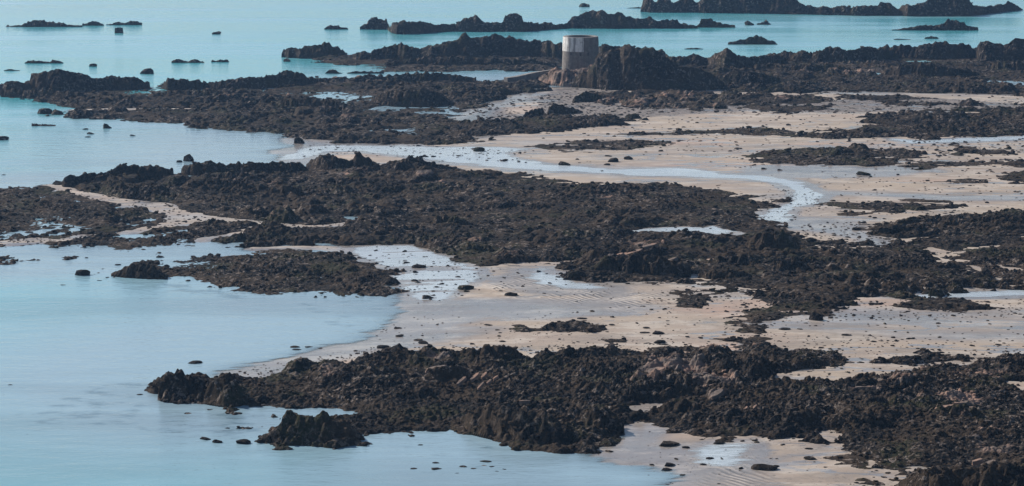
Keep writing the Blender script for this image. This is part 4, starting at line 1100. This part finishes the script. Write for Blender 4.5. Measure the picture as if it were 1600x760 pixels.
def traced(u, v, wpx, hpx, label, name="boulder", cat="boulder"):
    """boulder whose foot is at v, wpx wide and hpx tall in the picture"""
    x, y = gp(u, v - .12 * hpx)
    z, _ = ground_at(np.array([x]), np.array([y]))
    z = max(float(z[0]), -.05)
    m = zc_of(y) / FPX
    wid = wpx * m / 1.8
    dpx = wid * 1.3 * FPX * CAM_H / zc_of(y) ** 2
    hh = max(hpx - dpx * .6, hpx * .45) * m
    return one_stone(name, float(x), float(y), z, wid, label, cat, None, 1.05, max(.35, hh / .55), rot=random.uniform(-.25, .25))
T = [
 (1046,729,17,9,"upper of two black boulders almost touching in the shallows at bottom"),
 (1041,735,17,7,"lower of two black boulders almost touching in the shallows at bottom"),
 (1045,699,31,8,"long flat black rock on the pale sand below the near reef"),
 (1071,704,12,8,"rounded black boulder just right of the long flat rock"),
 (1123,697,18,7,"oval dark boulder at the top rim of the rippled pool"),
 (1110,720,13,6,"small brown boulder inside the rippled pool"),
 (1193,737,40,10,"broad black rock at the right foot of the rippled pool"),
 (1267,722,22,6,"flat black rock alone on the bare pale sand at lower right"),
 (1263,706,13,4,"thin dark stone above the flat black rock on the lower sand"),
 (951,707,13,6,"black boulder at the water's edge under the near reef"),
 (1014,743,7,4,"tiny black stone in the shallows left of the pair of boulders"),
 (1067,743,10,5,"small black stone in the shallows right of the pair of boulders"),
 (1042,757,7,3,"tiny stone at the very bottom, left one"),
 (1123,758,6,3,"tiny stone at the very bottom on the rippled sand"),
 (1142,691,11,4,"slim dark stone tucked under the near reef's sandy edge"),
 (1160,694,8,7,"upright dark stone at the reef edge above the rippled pool"),
 (1180,693,10,4,"small dark stone nearest the reef edge right of the rippled pool"),
 (1388,744,10,4,"small black stone on the last corner of sand, upper one"),
 (1380,750,9,4,"small black stone on the last corner of sand, lower one"),
 (657,696,10,4,"single small black rock in the near bay under the reef"),
 (646,733,12,4,"leftmost rock of the loose group in the near bay"),
 (682,724,13,4,"thin rock near the top left of the loose group in the near bay"),
 (681,734,18,6,"largest black rock of the loose group in the near bay"),
 (725,730,14,5,"arched dark rock at the centre of the loose group in the near bay"),
 (739,733,10,4,"faint small rock just right of the arched one in the near bay"),
 (758,722,18,4,"long double rock at the top right of the loose group in the near bay"),
 (756,728,9,3,"faint rock right under the long double rock in the near bay"),
 (769,730,11,4,"dark stone below the right end of the long double rock"),
 (788,734,9,4,"rightmost stone of the loose group in the near bay"),
 (777,737,8,3,"second stone from the right end of the group in the near bay"),
 (714,740,8,3,"lowest stone of the loose group in the near bay"),
 (730,455,26,7,"long black rock at the right end of the stony tide pool"),
 (729,459,9,5,"small stone directly under the long black rock by the stony pool"),
 (667,468,20,7,"black forked rock at the lower edge of the stony pool"),
 (798,466,20,7,"tilted dark rock with a peak on the flat grey sand"),
 (649,440,13,4,"slim stone in the middle of the stony tide pool"),
 (654,443,9,5,"stone under the slim one in the stony tide pool"),
 (635,413,11,5,"dark stone high in the stony tide pool"),
 (654,420,22,6,"flat dark rock between two arms of the stony tide pool"),
 (649,428,10,8,"upright dark stone beneath the flat rock in the stony pool"),
 (690,446,10,5,"leaning stone in the lower half of the stony tide pool"),
 (462,543,17,4,"black rock at the shallow bay's lower edge, left of a pair"),
 (482,543,14,3,"thin dark rock at the shallow bay's lower edge, right of a pair"),
 (463,547,14,3,"faint submerged rock beneath the pair in the shallow bay"),
 (600,546,20,6,"brown heap of weed on the sand above the near reef"),
 (663,540,18,6,"black rock pair lying on the sand left of the weedy knot"),
 (653,534,14,3,"thin dark stone above the black rock pair on the sand"),
 (625,527,14,6,"low dark stone at the meeting of bay and sand"),
 (621,514,14,3,"long thin stone at the bay's sandy corner"),
 (762,512,13,3,"slim dark stone alone on the smooth sand"),
 (777,520,9,3,"small dark stone below the slim one on smooth sand"),
 (786,539,12,3,"flat stone on peach sand just above the near reef's crest"),
 (909,504,15,4,"thin dark stone above the isolated weedy knot"),
 (957,514,11,4,"small stone right of the isolated weedy knot"),
 (1011,519,13,3,"upper of three dark stones stacked up the sand right of the knot"),
 (1007,527,15,4,"middle of three dark stones stacked up the sand right of the knot"),
 (1028,529,18,7,"right-hand and largest of three dark stones right of the knot"),
 (1030,543,18,7,"dark rock on the sand just above the near reef, centre right"),
 (1274,510,22,16,"pointed black rock standing up from the grey sand at right"),
 (1298,506,9,7,"small cube-like rock just right of the pointed black rock"),
 (1225,523,18,3,"thin black stone left of the pointed rock on the sand"),
 (1249,523,9,3,"small stone below the pointed black rock on the sand"),
 (1322,533,15,5,"flat brown stone on the sand below the pointed rock"),
 (881,263,18,6,"lone dark boulder on the pale bank above the stream"),
 (957,259,17,7,"dark boulder in the middle of the wet flat above the stream"),
 (948,263,10,4,"smaller dark stone at the left foot of the boulder on the wet flat"),
 (950,250,11,3,"small stone just above the boulder on the wet flat"),
 (983,255,16,5,"slanting dark stones right of the boulder on the wet flat"),
 (750,241,18,7,"dark pointed rock at the far bank of the upper stream"),
 (788,256,14,4,"small dark stone in the upper stream under the pointed rock"),
 (1193,271,10,4,"round dark stone beside the long weedy reef's left tip"),
 (1153,239,12,3,"slim stone on the peach sand left of the weedy reefs"),
 (1348,280,22,5,"low dark weed clump alone on the grey wet flat"),
 (1218,273,9,4,"single stone on the grey wet flat left of the weed clump"),
 (500,545,7,3,"tiny stone right of the thin dark rock in the shallow bay"),
 (43,679,6,3,"tiny dark speck of rock in the near left water"),
 (17,602,9,3,"faint dark rock near the left edge of the near water"),
 (98,446,9,3,"thin dark rock in the calm bay below the channel mouth"),
 (155,439,9,3,"thin dark rock in the calm bay left of the weedy tongue"),
 (185,415,10,5,"small dark stone in the channel just above the weedy tongue"),
 (161,421,6,4,"tiny stone between the single boulder and the weedy tongue"),
 (136,404,7,5,"small dark stone in the channel under the narrow weedy reef"),
 (250,403,12,6,"dark stone in the channel near its upper end"),
 (133,203,9,4,"upper of three small stones near the round boulder in the lagoon"),
 (141,210,12,4,"middle of three small stones near the round boulder in the lagoon"),
 (137,215,9,3,"lowest of three small stones near the round boulder in the lagoon"),
 (207,213,9,4,"small stone alone right of the round boulder in the lagoon"),
 (5,274,7,3,"tiny rock near the left edge above the flat weedy reef"),
 (1117,552,12,4,"small dark stone on the sand between the two rows of stones"),
]
for i, t in enumerate(T): traced(*t)
for a, label in SMALL:
    traced((a[0, 0] + a[-1, 0]) / 2, a[:, 2].max() + .5, a[-1, 0] - a[0, 0] + 1.5, a[:, 2].max() - a[:, 1].min() + 1, label, "rock_islet", "rock islet")

NAMES = [((0,700),(380,480),"small black stone among many in and around the stony tide pool","stones in the stony tide pool"),
 ((400,860),(205,275),"small dark stone among many along the upper stream","stones along the upper stream"),
 ((860,1180),(200,300),"small dark stone on the wet flat beside the stream","stones on the wet flat"),
 ((1180,1600),(190,360),"small dark stone among the weed banks on the right-hand sand","stones on the right-hand sand"),
 ((640,1200),(380,490),"small dark stone on the sand below the craggy reef","stones below the craggy reef"),
 ((1150,1600),(440,560),"small black stone among many strewn on the grey sand at right","stones on the grey sand at right"),
 ((380,1150),(480,570),"small dark stone on the smooth sand above the near reef","stones on the smooth sand"),
 ((400,1600),(100,210),"small dark rock on the rubble flat near the tower","rocks on the rubble flat"),
 ((0,420),(350,430),"small dark stone in the channel at left","stones in the left channel"),
 ((0,420),(560,700),"small dark stone in the water off the near reef","stones off the near reef"),
 ((900,1600),(560,760),"small dark stone at the sandy edge of the near reef","stones at the near reef's edge")]
singles = []; cnt = {}
for i in order:
    if len(singles) >= 230 or not infr[i]: break
    for (ur, vr, lab, grp) in NAMES:
        if cnt.get(grp, 0) < 40 and ur[0] <= uS[i] <= ur[1] and vr[0] <= vS[i] <= vr[1]:
            one_stone("stone", float(S[i, 0]), float(S[i, 1]), float(Zs[i]), float(S[i, 2]), lab, "stone", grp, 1.1, random.uniform(.5, .9))
            singles.append(i); cnt[grp] = cnt.get(grp, 0) + 1; break
rest = np.setdiff1d(np.arange(len(S)), np.array(singles))
o = joined("pebbles", S[rest, 0], S[rest, 1], Zs[rest], S[rest, 2], M_STONE, None, np.zeros(len(rest)), rng.uniform(.3, .65, len(rest)), shapes=TINY)
tag(o, "thousands of tiny dark stones and weed scraps strewn over the sand")

# bare granite slabs tilted on the near reef: parts of it
def slab(u, v, L, wd, th, rz, tilt, parent):
    x, y = gp(u, v, 1.3); bm_v = []
    r = random.Random(int(u * 7 + v))
    for zz_ in (0, 1):
        for (a_, b_) in ((-1, -.6), (-.5, -1), (.6, -.9), (1, -.2), (.8, .8), (-.2, 1), (-.9, .6)):
            k = .9 if zz_ else 1.0
            bm_v.append((a_ * L / 2 * k * r.uniform(.85, 1.1), b_ * wd / 2 * k * r.uniform(.85, 1.1), zz_ * th + r.uniform(-.03, .03)))
    n = 7; f = []
    V = np.array(bm_v)
    cz, sz = math.cos(rz), math.sin(rz); ct, st_ = math.cos(tilt), math.sin(tilt)
    Rm = np.array([[cz, -sz, 0], [sz, cz, 0], [0, 0, 1]]) @ np.array([[ct, 0, st_], [0, 1, 0], [-st_, 0, ct]])
    V = V @ Rm.T
    tris = [(n, n + i, n + i + 1) for i in range(1, n - 1)] + [(0, i + 1, i) for i in range(1, n - 1)]
    for i in range(n):
        j = (i + 1) % n; tris += [(i, j, n + j), (i, n + j, n + i)]
    o = mesh_from("slab", V + np.array([0, 0, 0]), np.array(tris), M_ROCK, attrs={'bare': np.full(len(V), 1.1)})
    o.parent = parent; o.location = Vector((float(x), float(y), 1.15)) - parent_origin(parent)
for (u, v, L, wd, th, rz, tl) in [(682,577,2.6,.9,.4,.3,-.12),(722,596,1.9,.45,.35,.95,-.35),(742,590,1.7,.5,.35,.9,-.35),(757,587,1.3,.4,.3,1.0,-.4),(752,603,1.5,.3,.3,1.0,-.4),(765,597,1.0,.35,.3,.9,-.35),(775,590,.9,.35,.25,.8,-.3),
        (1025,582,2.6,1.6,.5,.6,-.15),(1012,592,2.0,1.2,.45,.8,-.2),(1048,571,2.2,.7,.4,.9,-.2),(1045,590,1.8,.8,.4,.7,-.25),(1070,590,2.0,.7,.4,.5,-.1),(1110,604,2.6,.8,.4,.5,-.12),(1128,598,2.0,.7,.4,.6,-.15),(1120,617,2.2,1.0,.4,.8,-.2),(1146,612,1.2,.6,.35,.4,-.1),(1145,585,1.2,.6,.3,.2,0),(1165,640,1.1,.3,.3,.9,-.4),(1180,637,1.0,.3,.3,.9,-.4),
        (1480,640,3.2,1.3,.5,.2,-.1),(1515,642,1.6,.9,.45,.3,-.1),(1500,632,2.2,.8,.4,.2,0),(1375,600,1.3,.8,.6,1.0,-.4),(1410,612,1.6,.7,.4,.7,-.2),(1350,606,2.2,.8,.3,.2,0),(1440,600,1.2,.5,.4,.8,-.3),(1545,728,1.8,.7,.5,.4,-.2),(1528,722,1.2,.6,.4,.2,-.2),(820,628,1.3,.5,.3,.1,0),(1020,560,1.4,.3,.3,.9,-.3)]:
    slab(u, v, L, wd, th, rz, tl, Q_)
for (u, v, L, wd, th, rz, tl) in [(985,398,5,1.2,.5,.6,-.15),(1010,388,4,1.0,.5,.5,-.15),(960,404,4,1.0,.5,.7,-.2),(1045,410,3,.8,.5,.5,-.2)]:
    slab(u, v, L, wd, th, rz, tl, O_)

# ------------------------------------------------------------------ haze
def haze_box(x0, x1, y0, y1, z0, z1, density):
    v = np.array([(x, y, z) for x in (x0, x1) for y in (y0, y1) for z in (z0, z1)], F32)
    f = np.array([(0, 1, 3, 2), (4, 6, 7, 5), (0, 4, 5, 1), (2, 3, 7, 6), (0, 2, 6, 4), (1, 5, 7, 3)])
    m = bpy.data.materials.new("haze"); m.use_nodes = True; t = m.node_tree
    for n in list(t.nodes):
        if n.type != 'OUTPUT_MATERIAL': t.nodes.remove(n)
    pv = t.nodes.new("ShaderNodeVolumePrincipled")
    pv.inputs['Color'].default_value = HAZE_COL; pv.inputs['Density'].default_value = density
    pv.inputs['Anisotropy'].default_value = 0.3
    t.links.new(pv.outputs[0], t.nodes["Material Output"].inputs['Volume'])
    o = mesh_from("haze", v, f, m); o['kind'] = 'stuff'; tag(o, "thin blue sea haze over the whole shore")
    return o
HAZE_COL = (0.32, 0.58, 1.0, 1)
HAZE = 0.00010
if HAZE > 0: haze_box(-9000, 9000, -300, 16000, -6, 75, HAZE)
